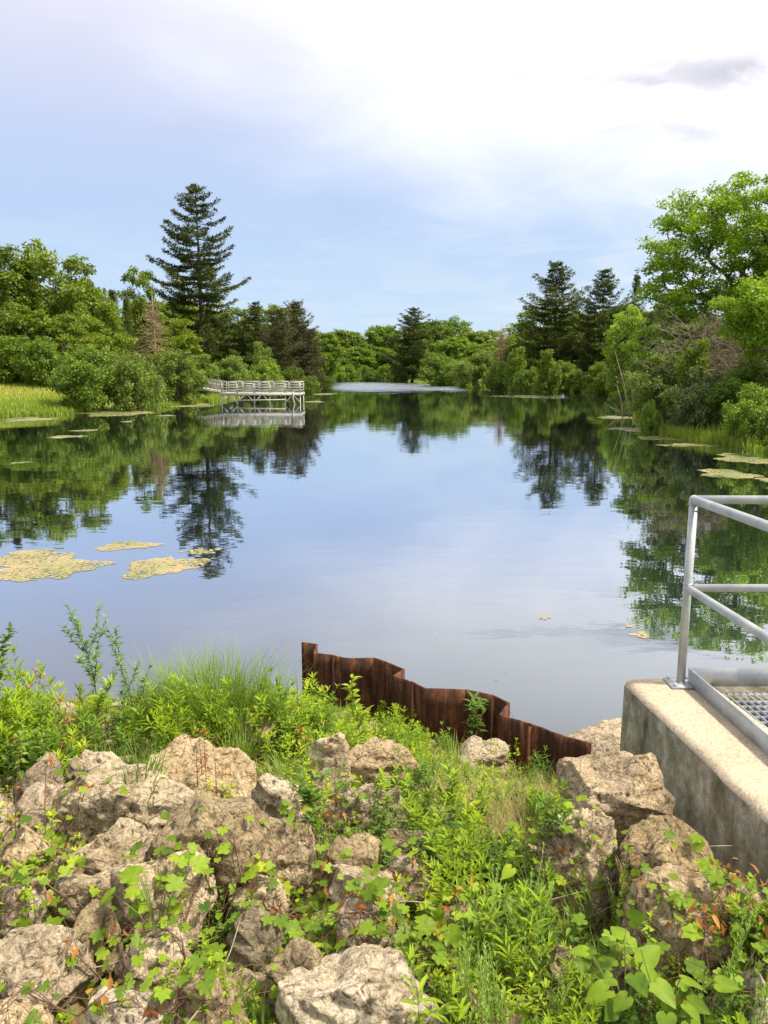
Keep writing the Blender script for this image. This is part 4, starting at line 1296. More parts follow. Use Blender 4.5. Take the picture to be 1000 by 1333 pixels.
rock_list = [
 ((726, 958, 862, 1072), 0, 'big block shaped boulder at the right end of the rusty piling', 1.0),
 ((716, 940, 868, 1004), 0, 'flat tan slab behind the block shaped boulder, against the concrete wall', 1.2),
 ((698, 1042, 806, 1172), 1, 'pale jagged boulder pointing up below the block shaped one', .8),
 ((804, 1062, 928, 1160), 2, 'grey brown boulder leaning on the base of the concrete wall', .9),
 ((812, 1112, 985, 1255), 3, 'large pale boulder with rusty pits near the right edge', .9),
 ((372, 1246, 578, 1372), 1, 'broad pale boulder at the bottom centre of the photo', .9),
 ((-40, 1200, 118, 1320), 0, 'large tan boulder in the lower left corner', .9),
 ((-60, 1282, 84, 1390), 0, 'low boulder cut off by the bottom left corner', .9),
 ((228, 1252, 326, 1350), 0, 'tan boulder at the bottom edge left of the broad pale one', .9),
 ((346, 1228, 428, 1310), 2, 'dark broken boulder tucked behind the broad pale one', .8),
 ((86, 1178, 156, 1240), 2, 'small grey block in the lower left between tan boulders', .8),
 ((72, 1128, 168, 1192), 0, 'blocky tan boulder above the small grey block', .8),
 ((80, 1064, 210, 1138), 1, 'angular flat topped pale boulder on the left', .9),
 ((146, 1095, 284, 1210), 0, 'long rugged boulder sloping right, below the angular flat topped one', .9),
 ((84, 988, 262, 1102), 1, 'largest left boulder with sunlit crest and dark front', .9),
 ((92, 970, 184, 1022), 0, 'domed smooth boulder behind the largest left one', .9),
 ((190, 955, 334, 1050), 0, 'tall ridge shaped boulder right of the domed one', .8),
 ((206, 1024, 346, 1160), 2, 'dark fronted boulder with pale top in the left middle', .8),
 ((278, 1088, 334, 1150), 0, 'small tan stone leaning on the dark fronted boulder', .8),
 ((-25, 1022, 28, 1088), 1, 'pale boulder cut by the left edge', .9),
 ((24, 1018, 96, 1082), 0, 'rounded boulder between the left edge and the largest left boulder', .9),
 ((28, 980, 98, 1036), 2, 'shadowed brown boulder under the left weeds', .9),
 ((-20, 1066, 92, 1140), 0, 'half buried boulder at the left edge under vine leaves', .9),
 ((322, 1000, 404, 1080), 1, 'pale boulder half hidden by small leaved weeds', .8),
 ((322, 1060, 410, 1140), 0, 'tan boulder behind the dark stemmed weeds at centre left', .8),
 ((398, 948, 456, 1016), 1, 'pale upright stone among weeds below the left end of the piling', .8),
 ((436, 966, 542, 1020), 0, 'flat slab among the weeds below the piling', 1.0),
 ((430, 1012, 528, 1070), 1, 'pale flat boulder in the middle of the weeds', .9),
 ((502, 1070, 556, 1116), 2, 'small grey wedge stone in the centre of the bank', .8),
 ((498, 1104, 560, 1160), 1, 'pale rounded stone below the grey wedge', .8),
 ((424, 1112, 522, 1184), 1, 'long pale boulder with orange litter at its foot', .9),
 ((440, 1166, 512, 1214), 1, 'small pale slab behind the yellowing vine', .9),
 ((408, 1082, 500, 1140), 2, 'brown earthy stone left of the grey wedge', .9),
 ((925, 1272, 1040, 1370), 1, 'pale boulder in the bottom right corner', .9),
 ((700, 1190, 752, 1290), 2, 'brown stone hidden behind flax like stems', .7),
 ((298, 1140, 376, 1190), 1, 'pale slab under the broad vine leaves at centre left', .9),
 ((150, 1200, 240, 1270), 0, 'low tan boulder beneath vines in the lower left', .9),
 ((-30, 1132, 62, 1210), 0, 'low boulder at the left edge below the half buried one', .9),
 ((560, 1180, 660, 1250), 2, 'brown boulder in deep shade under the small leaved shrub', .8),
 ((590, 1290, 680, 1380), 2, 'brown stone at the bottom edge right of the broad pale boulder', .8),
 ((300, 1180, 372, 1240), 2, 'shadowed stone under the vine right of the lower left boulders', .8),
 ((118, 1290, 232, 1380), 1, 'pale boulder at the bottom edge under weeds', .8),
 ((770, 1240, 850, 1330), 2, 'brown stone under broad seedlings at the bottom right', .8),
 ((640, 1080, 706, 1130), 0, 'tan stone at the foot of the dry straw grass', .8),
 ((985, 1160, 1060, 1270), 2, 'grey boulder cut by the right edge below the concrete wall', .8),
 ((590, 960, 660, 1010), 0, 'tan stone buried in weeds before the middle of the piling', .8),
 ((320, 925, 372, 965), 2, 'brown stone at the right foot of the sedge clump', .8),
 ((858, 1000, 925, 1078), 2, 'dark stone wedged between the wall and the block shaped boulder', .8),
]
for i, (b, m_, lab, dp) in enumerate(rock_list):
    rock(b, m_, lab, 200 + i, lift={0: .12, 1: .10, 3: .05}.get(i, .10 if 28 <= i <= 32 else .05 if 23 <= i <= 28 else 0.0), hi=(b[2] - b[0]) > 80, depth=dp, name='boulder' if (b[2] - b[0]) > 60 else 'stone')
brg = random.Random(31)
for r_ in range(5):
    for c_ in range(5):
        cx, cy = -90 - c_ * 120 + brg.uniform(-30, 30), 1060 + r_ * 72 + brg.uniform(-18, 18)
        w_ = brg.uniform(90, 150)
        rock((cx - w_ / 2, cy - w_ * .4, cx + w_ / 2, cy + w_ * .3), (0, 1, 2)[(r_ + c_) % 3], 'riprap boulder on the bank beyond the left edge of the photo', 300 + r_ * 5 + c_, hi=False, group='boulders beyond the left edge')
# loose small stones filling the gaps
gs = MB(); rng = np.random.default_rng(66)
Vs, Fs = ico_mesh(2)
for i in range(900):
    x = rng.uniform(-3.2, 1.35); y = rng.uniform(1.2, 6.1)
    if pond_sd(x, y)[0] < .1: continue
    s = rng.uniform(.012, .05) * rng.uniform(.6, 1.5)
    V = Vs * (1 + .18 * np.sin(Vs[:, [1, 2, 0]] * 5 + i)) * np.array([s * rng.uniform(.8, 1.5), s, s * .7])
    gs.add(V + np.array([x, y, tz(x, y) + s * .2]), [Fs])
tag(gs.build('gravel', M['rock'][0], smooth=False), 'loose pebbles and chips between the boulders', 'gravel', kind='stuff')

# height lookup over rocks and soil
allV, allF, nv = [], [], 0
for o, V, F, *_ in ROCKS:
    allV.append(V); allF.append(F + nv); nv += len(V)
gx = np.linspace(-4.5, 2.2, 180); gy = np.linspace(.6, 7.2, 180)
GX, GY = np.meshgrid(gx, gy, indexing='ij'); GZ = terrain(GX.ravel(), GY.ravel())
I = (np.arange(179)[:, None] * 180 + np.arange(179)[None])
GF = np.stack([I, I + 180, I + 181, I + 1], -1).reshape(-1, 4)
bvh_rock = BVHTree.FromPolygons(np.concatenate(allV).tolist(), np.concatenate(allF).tolist())
bvh_soil = BVHTree.FromPolygons(np.stack([GX.ravel(), GY.ravel(), GZ], 1).tolist(), GF.tolist())
def height(x, y):
    o_ = Vector((x, y, 5)); d_ = Vector((0, 0, -1))
    a_ = bvh_rock.ray_cast(o_, d_)[0]; b_ = bvh_soil.ray_cast(o_, d_)[0]
    za = a_.z if a_ else -9; zb = b_.z if b_ else -9
    return max(za, zb), za > zb + .015
def see(px, py):
    """surface (rock or soil) seen through a photo pixel"""
    d_ = ray(px, py).normalized(); o_ = Vector((0, 0, CAM_Z))
    hits = [h for h in (bvh_rock.ray_cast(o_, d_), bvh_soil.ray_cast(o_, d_)) if h[0]]
    if not hits: return None
    return min(hits, key=lambda h: h[3])[0]

#@@PLANTS@@
# ------------------------------------------------------------------ foreground plants
def rnd_az(rng, n): return rng.uniform(0, 2 * PI, n)

def leafy_weed(seed, H, nst, leafL, leafW, leafm, name='leafy_weed', spread=.10, per=16, up=.55, stemm='stem', rs=.0022, tintb=.5, top_tuft=True, kind='lance'):
    """several upright stems with alternate narrow leaves"""
    rng = np.random.default_rng(seed)
    sb, fb = MB(), MB()
    for s in range(nst):
        h = H * rng.uniform(.6, 1.05); az = rng.uniform(0, 6.28); lean = rng.uniform(.05, .35)
        b = np.array([rng.normal() * spread * .5, rng.normal() * spread * .5, -.03])
        hd = np.array([math.cos(az), math.sin(az), 0])
        pts = [b + hd * (lean * h * f * f) + np.array([0, 0, h * f]) + rng.normal(size=3) * .004 for f in (0, .25, .5, .75, 1)]
        sb.tube(pts, [rs, rs * .9, rs * .75, rs * .6, rs * .4], 4, tint=rng.uniform(.2, .8), cap=False)
        n = int(per * h / H) + 3
        f = np.sort(rng.uniform(.12, 1, n))
        P = np.array([[np.interp(q, (0, .25, .5, .75, 1), [p[c] for p in pts]) for c in range(3)] for q in f])
        a = np.arange(n) * 2.4 + rng.uniform(0, 6) + rng.normal(size=n) * .4
        ups = up + .6 * (f > .85) + rng.normal(size=n) * .2
        D = np.stack([np.cos(a), np.sin(a), ups], 1)
        N = norm(np.stack([-np.cos(a) * ups, -np.sin(a) * ups, np.ones(n)], 1) + rng.normal(size=(n, 3)) * .25)
        L = leafL * (1 - .45 * np.abs(f - .55) * 1.6) * rng.uniform(.7, 1.2, n)
        t = np.clip(tintb + (f - .5) * .45 + rng.normal(size=n) * .15, 0, 1)
        leaves(fb, P, D, N, L, L * leafW, t, kind)
        if top_tuft:
            m = 6; a = rnd_az(rng, m)
            D = np.stack([np.cos(a) * .6, np.sin(a) * .6, np.ones(m)], 1)
            leaves(fb, np.repeat(pts[-1][None], m, 0), D, np.stack([-np.cos(a), -np.sin(a), np.full(m, .5)], 1), leafL * .6, leafL * .6 * leafW, np.clip(tintb + .35, 0, 1), kind)
    o = sb.build(name, M[stemm]); fb.build('leaves', leafm, o)
    return o

def tuft(seed, n, L, W, leafm, spread, bend=(.3, 1.3), name='grass_tuft', seg=5):
    rng = np.random.default_rng(seed); mb = MB()
    P = np.stack([rng.normal(size=n) * spread, rng.normal(size=n) * spread, np.full(n, -.02)], 1)
    az = np.arctan2(P[:, 1], P[:, 0]) + rng.normal(size=n) * .9
    blades(mb, P, az, L * rng.uniform(.45, 1.1, n), W * rng.uniform(.7, 1.2, n), rng.uniform(*bend, n), np.clip(.45 + rng.normal(size=n) * .22, 0, 1), seg)
    return mb.build(name, leafm)

def spike(seed, H, n, leafm):
    """tall thin pale stems with short upright leaves"""
    rng = np.random.default_rng(seed); sb, fb = MB(), MB()
    for s in range(n):
        h = H * rng.uniform(.55, 1.05); b = np.array([rng.normal() * .025, rng.normal() * .025, -.03]); l = rng.normal(size=2) * .07 * h
        pts = [b + np.array([l[0] * f * f, l[1] * f * f, h * f]) for f in (0, .35, .7, 1)]
        sb.tube(pts, [.003, .0026, .002, .0012], 4, .7, cap=False)
        m = int(h / .011); f = rng.uniform(.05, 1, m)
        P = np.stack([b[0] + l[0] * f * f, b[1] + l[1] * f * f, h * f], 1); a = rnd_az(rng, m)
        D = np.stack([np.cos(a) * .5, np.sin(a) * .5, np.ones(m)], 1)
        leaves(fb, P, D, np.stack([-np.cos(a), -np.sin(a), np.full(m, .5)], 1), .034 * (1.15 - f * .6), .006, np.clip(.5 + rng.normal(size=m) * .2, 0, 1), 'lance')
    o = sb.build('slender_weed', M['weed_pale']); fb.build('leaves', leafm, o)
    return o

def shrublet(seed, H, Rr, n, leafL, leafm):
    """bushy many-leaved low shrub"""
    rng = np.random.default_rng(seed); sb, fb = MB(), MB()
    for s in range(n):
        az = rng.uniform(0, 6.28); out = Rr * rng.random() ** .5; h = H * (1 - .35 * (out / Rr) ** 2) * rng.uniform(.7, 1.1)
        hd = np.array([math.cos(az), math.sin(az), 0])
        pts = [hd * (out * f ** 1.4) + np.array([0, 0, h * f - .03]) + rng.normal(size=3) * .008 for f in (0, .3, .6, .85, 1)]
        sb.tube(pts, [.003, .0026, .002, .0015, .001], 4, .3, cap=False)
        m = 22; f = rng.uniform(.3, 1, m)
        P = np.array([[np.interp(q, (0, .3, .6, .85, 1), [p[c] for p in pts]) for c in range(3)] for q in f]) + rng.normal(size=(m, 3)) * .02
        a = rnd_az(rng, m); D = np.stack([np.cos(a), np.sin(a), rng.normal(size=m) * .35 + .1], 1)
        leaves(fb, P, D, np.array([0, 0, 1.0]) + rng.normal(size=(m, 3)) * .35, leafL * rng.uniform(.6, 1.2, m), leafL * .5, np.clip(.35 + (P[:, 2] / H) * .35 + rng.normal(size=m) * .12, 0, 1), 'lance')
    o = sb.build('small_leaved_shrub', M['stem_brown']); fb.build('leaves', leafm, o)
    return o

M['weed_mid'] = leaf_mat('mid green weed leaves', (.045, .10, .012), (.20, .31, .028), .42, (.38, .42, .05))
wA = [leafy_weed(301 + i, (.34, .40, .30, .36)[i], (5, 4, 6, 4)[i], (.085, .10, .07, .09)[i], (.20, .15, .26, .18)[i], M['weed' if i < 2 else 'weed_mid'], per=(18, 22, 14, 20)[i], up=(.55, .8, .35, .6)[i]) for i in range(4)]
wB = [leafy_weed(311 + i, .26, 6, .055, .30, M['weed'], per=16, up=.3, tintb=.6) for i in range(3)]
wC = [leafy_weed(321 + i, .30, 6, .050, .36, M['weed_dark'], name='dark_leaved_weed', per=20, up=.15, spread=.16, stemm='stem_brown') for i in range(3)]
wD = [leafy_weed(331 + i, .16, 5, .05, .34, M['weed'], name='low_weed', per=9, up=.2, spread=.12, tintb=.62) for i in range(3)]
gA = [tuft(341 + i, 46, .26, .006, M['sedge'], .035) for i in range(3)]
gS = [tuft(351 + i, 90, .24, .0035, M['straw'], .05, (.5, 1.7), 'straw_tuft') for i in range(2)]
gP = [tuft(356 + i, 60, .30, .0055, M['weed_pale'], .04, (.2, 1.0), 'pale_grass_tuft') for i in range(2)]
sp = [spike(361 + i, .42, 6, M['weed_pale']) for i in range(3)]
sh = [shrublet(371 + i, .34, .22, 34, .042, M['weed_dark']) for i in range(2)]
protos_used = set()
def plant(proto, loc, s, rz, label, cat, group, zs=1.0, tilt=(0, 0)):
    if proto.name in protos_used: o = copy_tree(proto)
    else: o = proto; protos_used.add(proto.name)
    o.location = loc; o.scale = (s, s, s * zs); o.rotation_euler = (tilt[0], tilt[1], rz)
    tag(o, label, cat, group)
    return o

prnd = random.Random(2024)
def zone(x0, y0, x1, y1, n, protos, smin, smax, label, cat, group, avoid=.8, zs=1.0, tilt=.15, slope=None):
    k = 0; tries = 0
    while k < n and tries < n * 8:
        tries += 1
        px, py = prnd.uniform(x0, x1), prnd.uniform(y0, y1)
        if slope: py += slope * (px - x0)
        p = hit(px, py)
        if pond_sd(p.x, p.y)[0] < .04 or p.x > wall_x(p.y) - .06: continue
        z, onrock = height(p.x, p.y)
        if onrock and prnd.random() < avoid: continue
        if onrock: z = max(z - .06, 0)
        pr = protos[prnd.randrange(len(protos))]
        plant(pr, (p.x, p.y, z), prnd.uniform(smin, smax), prnd.uniform(0, 6.28), label, cat, group, zs, (prnd.gauss(0, tilt), prnd.gauss(0, tilt)))
        k += 1

LW = 'leafy weeds'
zone(-60, 938, 115, 1000, 40, wA + wA + wC, .8, 1.35, 'bright narrow leaved weed in the thicket at the left edge by the water', 'weed', LW + ' at the left edge by the water', .5)
zone(110, 930, 345, 962, 48, wA + wB + wC, .6, 1.0, 'bright green weed around the sedge clump behind the left boulders', 'weed', LW + ' around the sedge clump', .5)
zone(325, 925, 420, 975, 26, wB + wD + wA, .7, 1.1, 'leafy green weed between the sedge clump and the left end of the piling', 'weed', LW + ' left of the piling', .5)
zone(390, 928, 560, 1010, 58, wA + wB + wD, .5, .8, 'green weed in front of the left half of the rusty piling', 'weed', LW + ' in front of the left half of the piling', .55, slope=.06)
zone(540, 958, 700, 1045, 50, wB + wD + wD + wA, .45, .75, 'green weed in front of the right half of the rusty piling', 'weed', LW + ' in front of the right half of the piling', .55, slope=.1)
zone(330, 1000, 560, 1080, 24, wD + wB + wC, .55, .95, 'small weed growing between the pale stones at mid bank', 'weed', LW + ' between the mid bank stones', .6)
zone(340, 1060, 540, 1150, 12, wC, .6, .95, 'dark leaved weed with brown stems in the centre left of the bank', 'weed', 'dark leaved weeds centre left', .7)
zone(555, 1050, 720, 1180, 34, wB + wD + wA + wC, .6, .95, 'small green weed between the straw grass and the small leaved shrub', 'weed', LW + ' below the straw grass', .6)
zone(120, 1040, 340, 1210, 16, wD + wC + gA, .55, .9, 'small plant in a gap between the big left boulders', 'weed', LW + ' between the big left boulders', .85)
zone(-20, 1070, 120, 1210, 13, wD + wB, .6, 1.0, 'small weed poking between the boulders at the left edge', 'weed', LW + ' among the left boulders', .7)
zone(60, 1275, 350, 1400, 30, wD + wB, .4, .7, 'yellow green weed at the bottom edge left of the broad pale boulder', 'weed', LW + ' at the bottom left', .5)
zone(540, 1190, 760, 1400, 34, wA + wB + wC + wD, .55, .95, 'bright weed at the bottom edge right of the broad pale boulder', 'weed', LW + ' at the bottom centre', .6)
zone(760, 1230, 1000, 1400, 24, wD + wB + wC, .5, .85, 'low weed in the bottom right corner', 'weed', LW + ' at the bottom right', .6)
zone(960, 1160, 1010, 1260, 6, wB + wD, .6, .9, 'weed between the rusty pitted boulder and the right edge', 'weed', LW + ' right of the rusty pitted boulder', .5)
for (x, y, s) in [(575, 1150, .7), (622, 1152, .75)]:
    p = hit(x, y); plant(sh[prnd.randrange(2)], p, s, prnd.uniform(0, 6), 'dark green small leaved shrub in the middle of the bank, one of a dense cluster', 'shrub', 'small leaved shrubs at the centre')
zone(600, 1215, 720, 1400, 15, sp, .7, 1.0, 'slender pale flax like weed right of the broad pale boulder', 'weed', 'slender weeds at the bottom centre', .6)
zone(770, 1130, 815, 1190, 3, sp, .7, .9, 'tall thin pale spike of weed between the pale boulders on the right', 'weed', 'slender weeds between the right boulders', .4)
zone(940, 1280, 1000, 1380, 3, sp, .6, .9, 'thin pale spike of weed in the bottom right corner', 'weed', 'slender weeds at the bottom right corner', .6)
zone(630, 1035, 730, 1105, 38, gS, .5, .9, 'dry straw coloured grass tuft below the right end of the piling', 'grass tuft', 'straw tufts below the piling', .3)
zone(540, 990, 660, 1070, 16, gS, .7, 1.1, 'dry grass tuft among the weeds at mid bank', 'grass tuft', 'straw tufts at mid bank', .4)
zone(690, 985, 730, 1030, 6, gA + gP, .5, .8, 'green grass tuft at the foot of the piling beside the block shaped boulder', 'grass tuft', 'tufts at the right end of the piling', .3)
zone(640, 1100, 860, 1260, 18, gA + gP, .4, .7, 'green grass tuft between the right hand boulders', 'grass tuft', 'grass tufts between the right boulders', 1.0)
zone(740, 1240, 1000, 1400, 30, gA, .4, .8, 'grass tuft in the bottom right corner', 'grass tuft', 'grass tufts at the bottom right', .6)
zone(310, 1285, 420, 1400, 9, gA, .5, .8, 'grass tuft at the left side of the broad pale boulder', 'grass tuft', 'grass tufts at the bottom centre', .5)
zone(350, 930, 700, 1040, 26, gA + gP, .5, .9, 'grass tuft among the weeds before the piling', 'grass tuft', 'grass tufts before the piling', .5)
zone(100, 945, 330, 975, 12, gP + gA, .5, .9, 'grass tuft at the foot of the thicket behind the left boulders', 'grass tuft', 'grass tufts behind the left boulders', .5)

# the bank goes on past the left edge of the photo
zone(-560, 935, -60, 1010, 60, wA + wC, .8, 1.3, 'narrow leaved weed by the water beyond the left edge of the photo', 'weed', LW + ' beyond the left edge', .5)
zone(-560, 1010, -40, 1330, 60, wD + wB + gA, .6, 1.0, 'low plant among the boulders beyond the left edge of the photo', 'weed', LW + ' among the boulders beyond the left edge', .7)

# sedge clump
def uniq(o, px, py, label, cat, s=1.0, rz=0.0, zs=1.0):
    p = hit(px, py); o.location = p; o.scale = (s, s, s * zs); o.rotation_euler = (0, 0, rz); tag(o, label, cat); return o
uniq(tuft(401, 1100, .50, .006, M['sedge'], .20, (.3, 1.6), 'sedge_clump', 6), 283, 938, 'big sedge clump with long arching blades at the waters edge', 'sedge clump')
uniq(tuft(402, 420, .42, .006, M['sedge'], .13, (.3, 1.6), 'sedge_clump', 6), 225, 936, 'smaller sedge clump left of the big one', 'sedge clump')
# willow seedlings
def seedling(seed, H, nbr, leafL, mat_, lean=(0, 0)):
    rng = np.random.default_rng(seed); sb, fb = MB(), MB()
    def stem(b, d, L, r, depth):
        pts = [b]; p = b
        for i in range(5):
            d = norm((d + rng.normal(size=3) * .10 + np.array([0, 0, .06]))[None])[0]; p = p + d * L / 5; pts.append(p)
        sb.tube(pts, [r * (1 - .15 * i) for i in range(6)], 5, cap=False)
        m = int(L / .010)
        f = rng.uniform(.15 if depth else .35, 1, m) * 5
        P = np.array([pts[int(min(4, q))] * (1 - (q - int(min(4, q)))) + pts[int(min(4, q)) + 1] * (q - int(min(4, q))) for q in f])
        a = rnd_az(rng, m); D = np.stack([np.cos(a), np.sin(a), rng.uniform(.1, .9, m)], 1)
        leaves(fb, P, D, np.stack([-np.cos(a) * .5, -np.sin(a) * .5, np.ones(m)], 1) + rng.normal(size=(m, 3)) * .3, leafL * rng.uniform(.6, 1.2, m), leafL * .34, np.clip(.5 + rng.normal(size=m) * .2, 0, 1), 'lance')
        if depth == 0:
            for i in range(nbr):
                q = rng.uniform(.25, .85) * 5; bb = pts[int(q)]; a = rng.uniform(0, 6.28)
                stem(bb, norm(np.array([[math.cos(a) * .6, math.sin(a) * .6, 1.0]]))[0], L * rng.uniform(.25, .5), r * .6, 1)
    stem(np.array([0, 0, -.03]), norm(np.array([[lean[0], lean[1], 1.0]]))[0], H, .005, 0)
    o = sb.build('willow_seedling', M['stem_brown']); fb.build('leaves', mat_, o)
    return o
uniq(seedling(411, .90, 7, .05, M['willow'], (-.05, .05)), 133, 950, 'tall grey green willow seedling left of the sedge clump', 'willow seedling')
uniq(seedling(412, .70, 6, .045, M['willow'], (.05, .05)), 176, 945, 'shorter willow seedling just right of the tall one', 'willow seedling')
uniq(seedling(413, .80, 8, .06, M['weed_dark'], (-.1, -.05)), -5, 968, 'dark leaved willow seedling cut by the left edge', 'willow seedling')
uniq(seedling(414, .36, 4, .05, M['weed'], (.03, .05)), 468, 958, 'upright leafy seedling against the left half of the piling', 'seedling', 1.35)
uniq(seedling(415, .34, 4, .055, M['weed_dark'], (.05, .05)), 615, 985, 'leafy seedling against the right half of the piling', 'seedling', 1.4)
uniq(seedling(416, .45, 3, .05, M['weed'], (.0, .0)), 592, 1092, 'lone upright seedling rising from the straw grass', 'seedling', 1.0)
uniq(seedling(417, .42, 3, .06, M['weed_dark'], (.1, .0)), 402, 1108, 'dark seedling with brown stem left of centre', 'seedling', 1.0)

# dry upright stalk with seed head, and bare brown stalks
def stalks(seed, H, n, label, px, py, name='dry_stalk'):
    rng = np.random.default_rng(seed); mb = MB(); fb = MB()
    for s in range(n):
        h = H * rng.uniform(.7, 1); l = rng.normal(size=2) * .12
        b = np.array([rng.normal() * .05, rng.normal() * .05, -.02])
        pts = [b + np.array([l[0] * f * f * h, l[1] * f * f * h, h * f]) for f in (0, .3, .6, 1)]
        mb.tube(pts, [.0028, .0024, .0018, .001], 4, cap=False)
        for j in range(4):
            q = pts[rng.integers(1, 4)]; d = rng.normal(size=3) * .5 + np.array([0, 0, .8]); d /= np.linalg.norm(d)
            mb.tube([q, q + d * h * .15], [.0015, .0008], 3, cap=False)
            m = 5; leaves(fb, q + d * h * .15 + rng.normal(size=(m, 3)) * .008, rng.normal(size=(m, 3)), rng.normal(size=(m, 3)), .022, .010, rng.random(m), 'quad')
    o = mb.build(name, M['stem_brown']); fb.build('withered_leaves', M['rust_leaf'], o)
    p = hit(px, py); o.location = p
    tag(o, label, 'dry stalk', 'dry stalks'); return o
stalks(421, .46, 3, 'brown dry stalks with orange tips in the left edge thicket', 75, 985)
stalks(422, .50, 2, 'thin dark stalk leaning over the boulders at far left', 52, 1110)
stalks(423, .42, 4, 'bare reddish stalks in front of the ridge shaped boulder', 262, 1050)
stalks(424, .40, 3, 'bare brown stalks beside the pale half hidden boulder', 425, 1070)
stalks(425, .36, 4, 'dry rusty stalks against the right end of the piling', 655, 985)
stalks(426, .30, 4, 'rusty dead stalks at the centre of the bank', 715, 1010)

# vines that creep over soil and boulders
def vine(pxy, seed, leafL, n_leaf, label, leafm='vine', kind='grape', spread=.12, red=6, lift=.06, group='creeping vines'):
    rng = np.random.default_rng(seed); sb, fb, wb = MB(), MB(), MB()
    leafL *= .85; n_leaf = int(n_leaf * 1.45)
    pts = []
    for (px, py) in pxy:
        p = see(px, py) or hit(px, py); pts.append(np.array(tuple(p)))
    org = pts[0].copy()
    fine = []
    for a_, b_ in zip(pts, pts[1:]):
        n = max(2, int(np.linalg.norm(b_ - a_) / .05))
        for i in range(n):
            q = a_ + (b_ - a_) * i / n + np.array([rng.normal() * .012, rng.normal() * .012, 0])
            z, _ = height(q[0], q[1]); q[2] = max(z, q[2] - .03) + .012 + lift * .4 * (1 + math.sin(i * 1.3)) * .5
            fine.append(q)
    fine.append(pts[-1] + np.array([0, 0, .02]))
    fine = np.array(fine) - org
    sb.tube(fine, .0028, 5, cap=False)
    n = n_leaf
    idx = rng.uniform(0, len(fine) - 1.001, n); i0 = idx.astype(int)
    B = fine[i0] * (1 - (idx - i0))[:, None] + fine[i0 + 1] * (idx - i0)[:, None]
    off = np.stack([rng.normal(size=n) * spread * .6, rng.normal(size=n) * spread * .6, np.zeros(n)], 1)
    P = B + off
    for j in range(n):
        z, _ = height(P[j, 0] + org[0], P[j, 1] + org[1])
        P[j, 2] = max(z - org[2], B[j, 2] - .10) + rng.uniform(.25, 1.4) * lift
        mid = (B[j] + P[j]) / 2 + np.array([0, 0, .015])
        sb.tube([B[j], mid, P[j]], [.0014, .0012, .001], 3, cap=False)
    D = np.stack([off[:, 0] + rng.normal(size=n) * .06, off[:, 1] + rng.normal(size=n) * .06 - .04, rng.normal(size=n) * .02 - .01], 1)
    N = np.array([0, -.35, 1.0]) + rng.normal(size=(n, 3)) * .33
    L = leafL * rng.uniform(.5, 1.25, n)
    base = .46 + rng.normal() * .10
    leaves(fb, P, D, N, L, L, np.clip(base + rng.normal(size=n) * .27, 0, 1), kind)
    o = sb.build('vine', M['stem_brown']); o.location = org
    fb.build('leaves', M[leafm], o)
    if red:
        c = fine[rng.integers(0, len(fine), max(1, red // 5))]
        Pw = c[rng.integers(0, len(c), red)] + rng.normal(size=(red, 3)) * np.array([.04, .04, .015]) + np.array([0, 0, .03])
        leaves(wb, Pw, rng.normal(size=(red, 3)) + np.array([0, 0, -.6]), rng.normal(size=(red, 3)), .04 * rng.uniform(.6, 1.3, red), .016, rng.random(red), 'lance')
        wb.build('withered_leaves', M['rust_leaf'], o)
    tag(o, label, 'vine', group)
    return o
vine([(150, 1240), (190, 1195), (240, 1180), (300, 1180)], 501, .07, 22, 'broad leaved bright vine over the dark gap at lower left')
vine([(240, 1215), (290, 1190), (350, 1185), (420, 1195)], 502, .065, 30, 'dense broad leaved vine right of the long rugged boulder')
vine([(300, 1170), (350, 1150), (400, 1150), (440, 1135)], 503, .055, 22, 'bright vine under the small tan stone at centre left')
vine([(390, 1215), (440, 1205), (490, 1215), (540, 1225)], 504, .06, 50, 'yellowing vine hanging over the broad pale boulder', red=26)
vine([(430, 1240), (470, 1225), (530, 1235)], 505, .05, 26, 'lobed leaf vine drooping into the dark hole behind the broad pale boulder', red=10)
vine([(525, 1210), (560, 1230), (610, 1250), (640, 1240)], 506, .10, 22, 'large lobed leaf vine right of the broad pale boulder', red=24)
vine([(560, 1290), (600, 1270), (650, 1290), (690, 1270)], 507, .07, 34, 'green vine spreading below the large lobed leaves', red=18)
vine([(0, 1150), (30, 1130), (60, 1110), (90, 1120)], 508, .06, 20, 'bright vine over the half buried left edge boulder')
vine([(0, 1200), (30, 1185), (60, 1195), (100, 1170)], 509, .055, 18, 'vine with yellow leaves at the left edge above the corner boulder')
vine([(0, 1090), (40, 1060), (90, 1075), (110, 1040)], 510, .045, 20, 'thin vine twining up between the left boulders')
vine([(930, 1270), (945, 1225), (960, 1190), (925, 1140)], 511, .055, 18, 'vine climbing the right side of the rusty pitted boulder', red=14)
vine([(940, 1270), (960, 1220), (1000, 1200), (1020, 1190)], 512, .065, 34, 'dense vine in front of the concrete wall at the right edge', red=16)
vine([(930, 1180), (960, 1150), (1000, 1150)], 513, .05, 16, 'small leaved vine at the base of the concrete wall', red=12)
vine([(690, 1160), (720, 1150), (760, 1170)], 514, .05, 22, 'bright vine at the foot of the pale jagged boulder', red=4)
vine([(600, 1110), (650, 1095), (700, 1115)], 515, .045, 26, 'small bright vine below the straw grass', red=10)
vine([(780, 1130), (815, 1105), (840, 1125)], 516, .05, 9, 'three or four heart leaves dangling in front of the grey brown boulder', 'vine', 'heart', .05, 0)
vine([(100, 1290), (160, 1270), (230, 1290), (300, 1270)], 517, .04, 28, 'yellow green vine over the low boulders at the bottom left', red=14)
vine([(10, 1333), (60, 1300), (120, 1320), (200, 1333)], 518, .04, 22, 'vine over the corner boulder at the bottom left', red=6)
vine([(640, 1180), (680, 1200), (730, 1190), (760, 1215)], 519, .06, 30, 'broad leaved vine between the shrub and the pale jagged boulder', red=6)
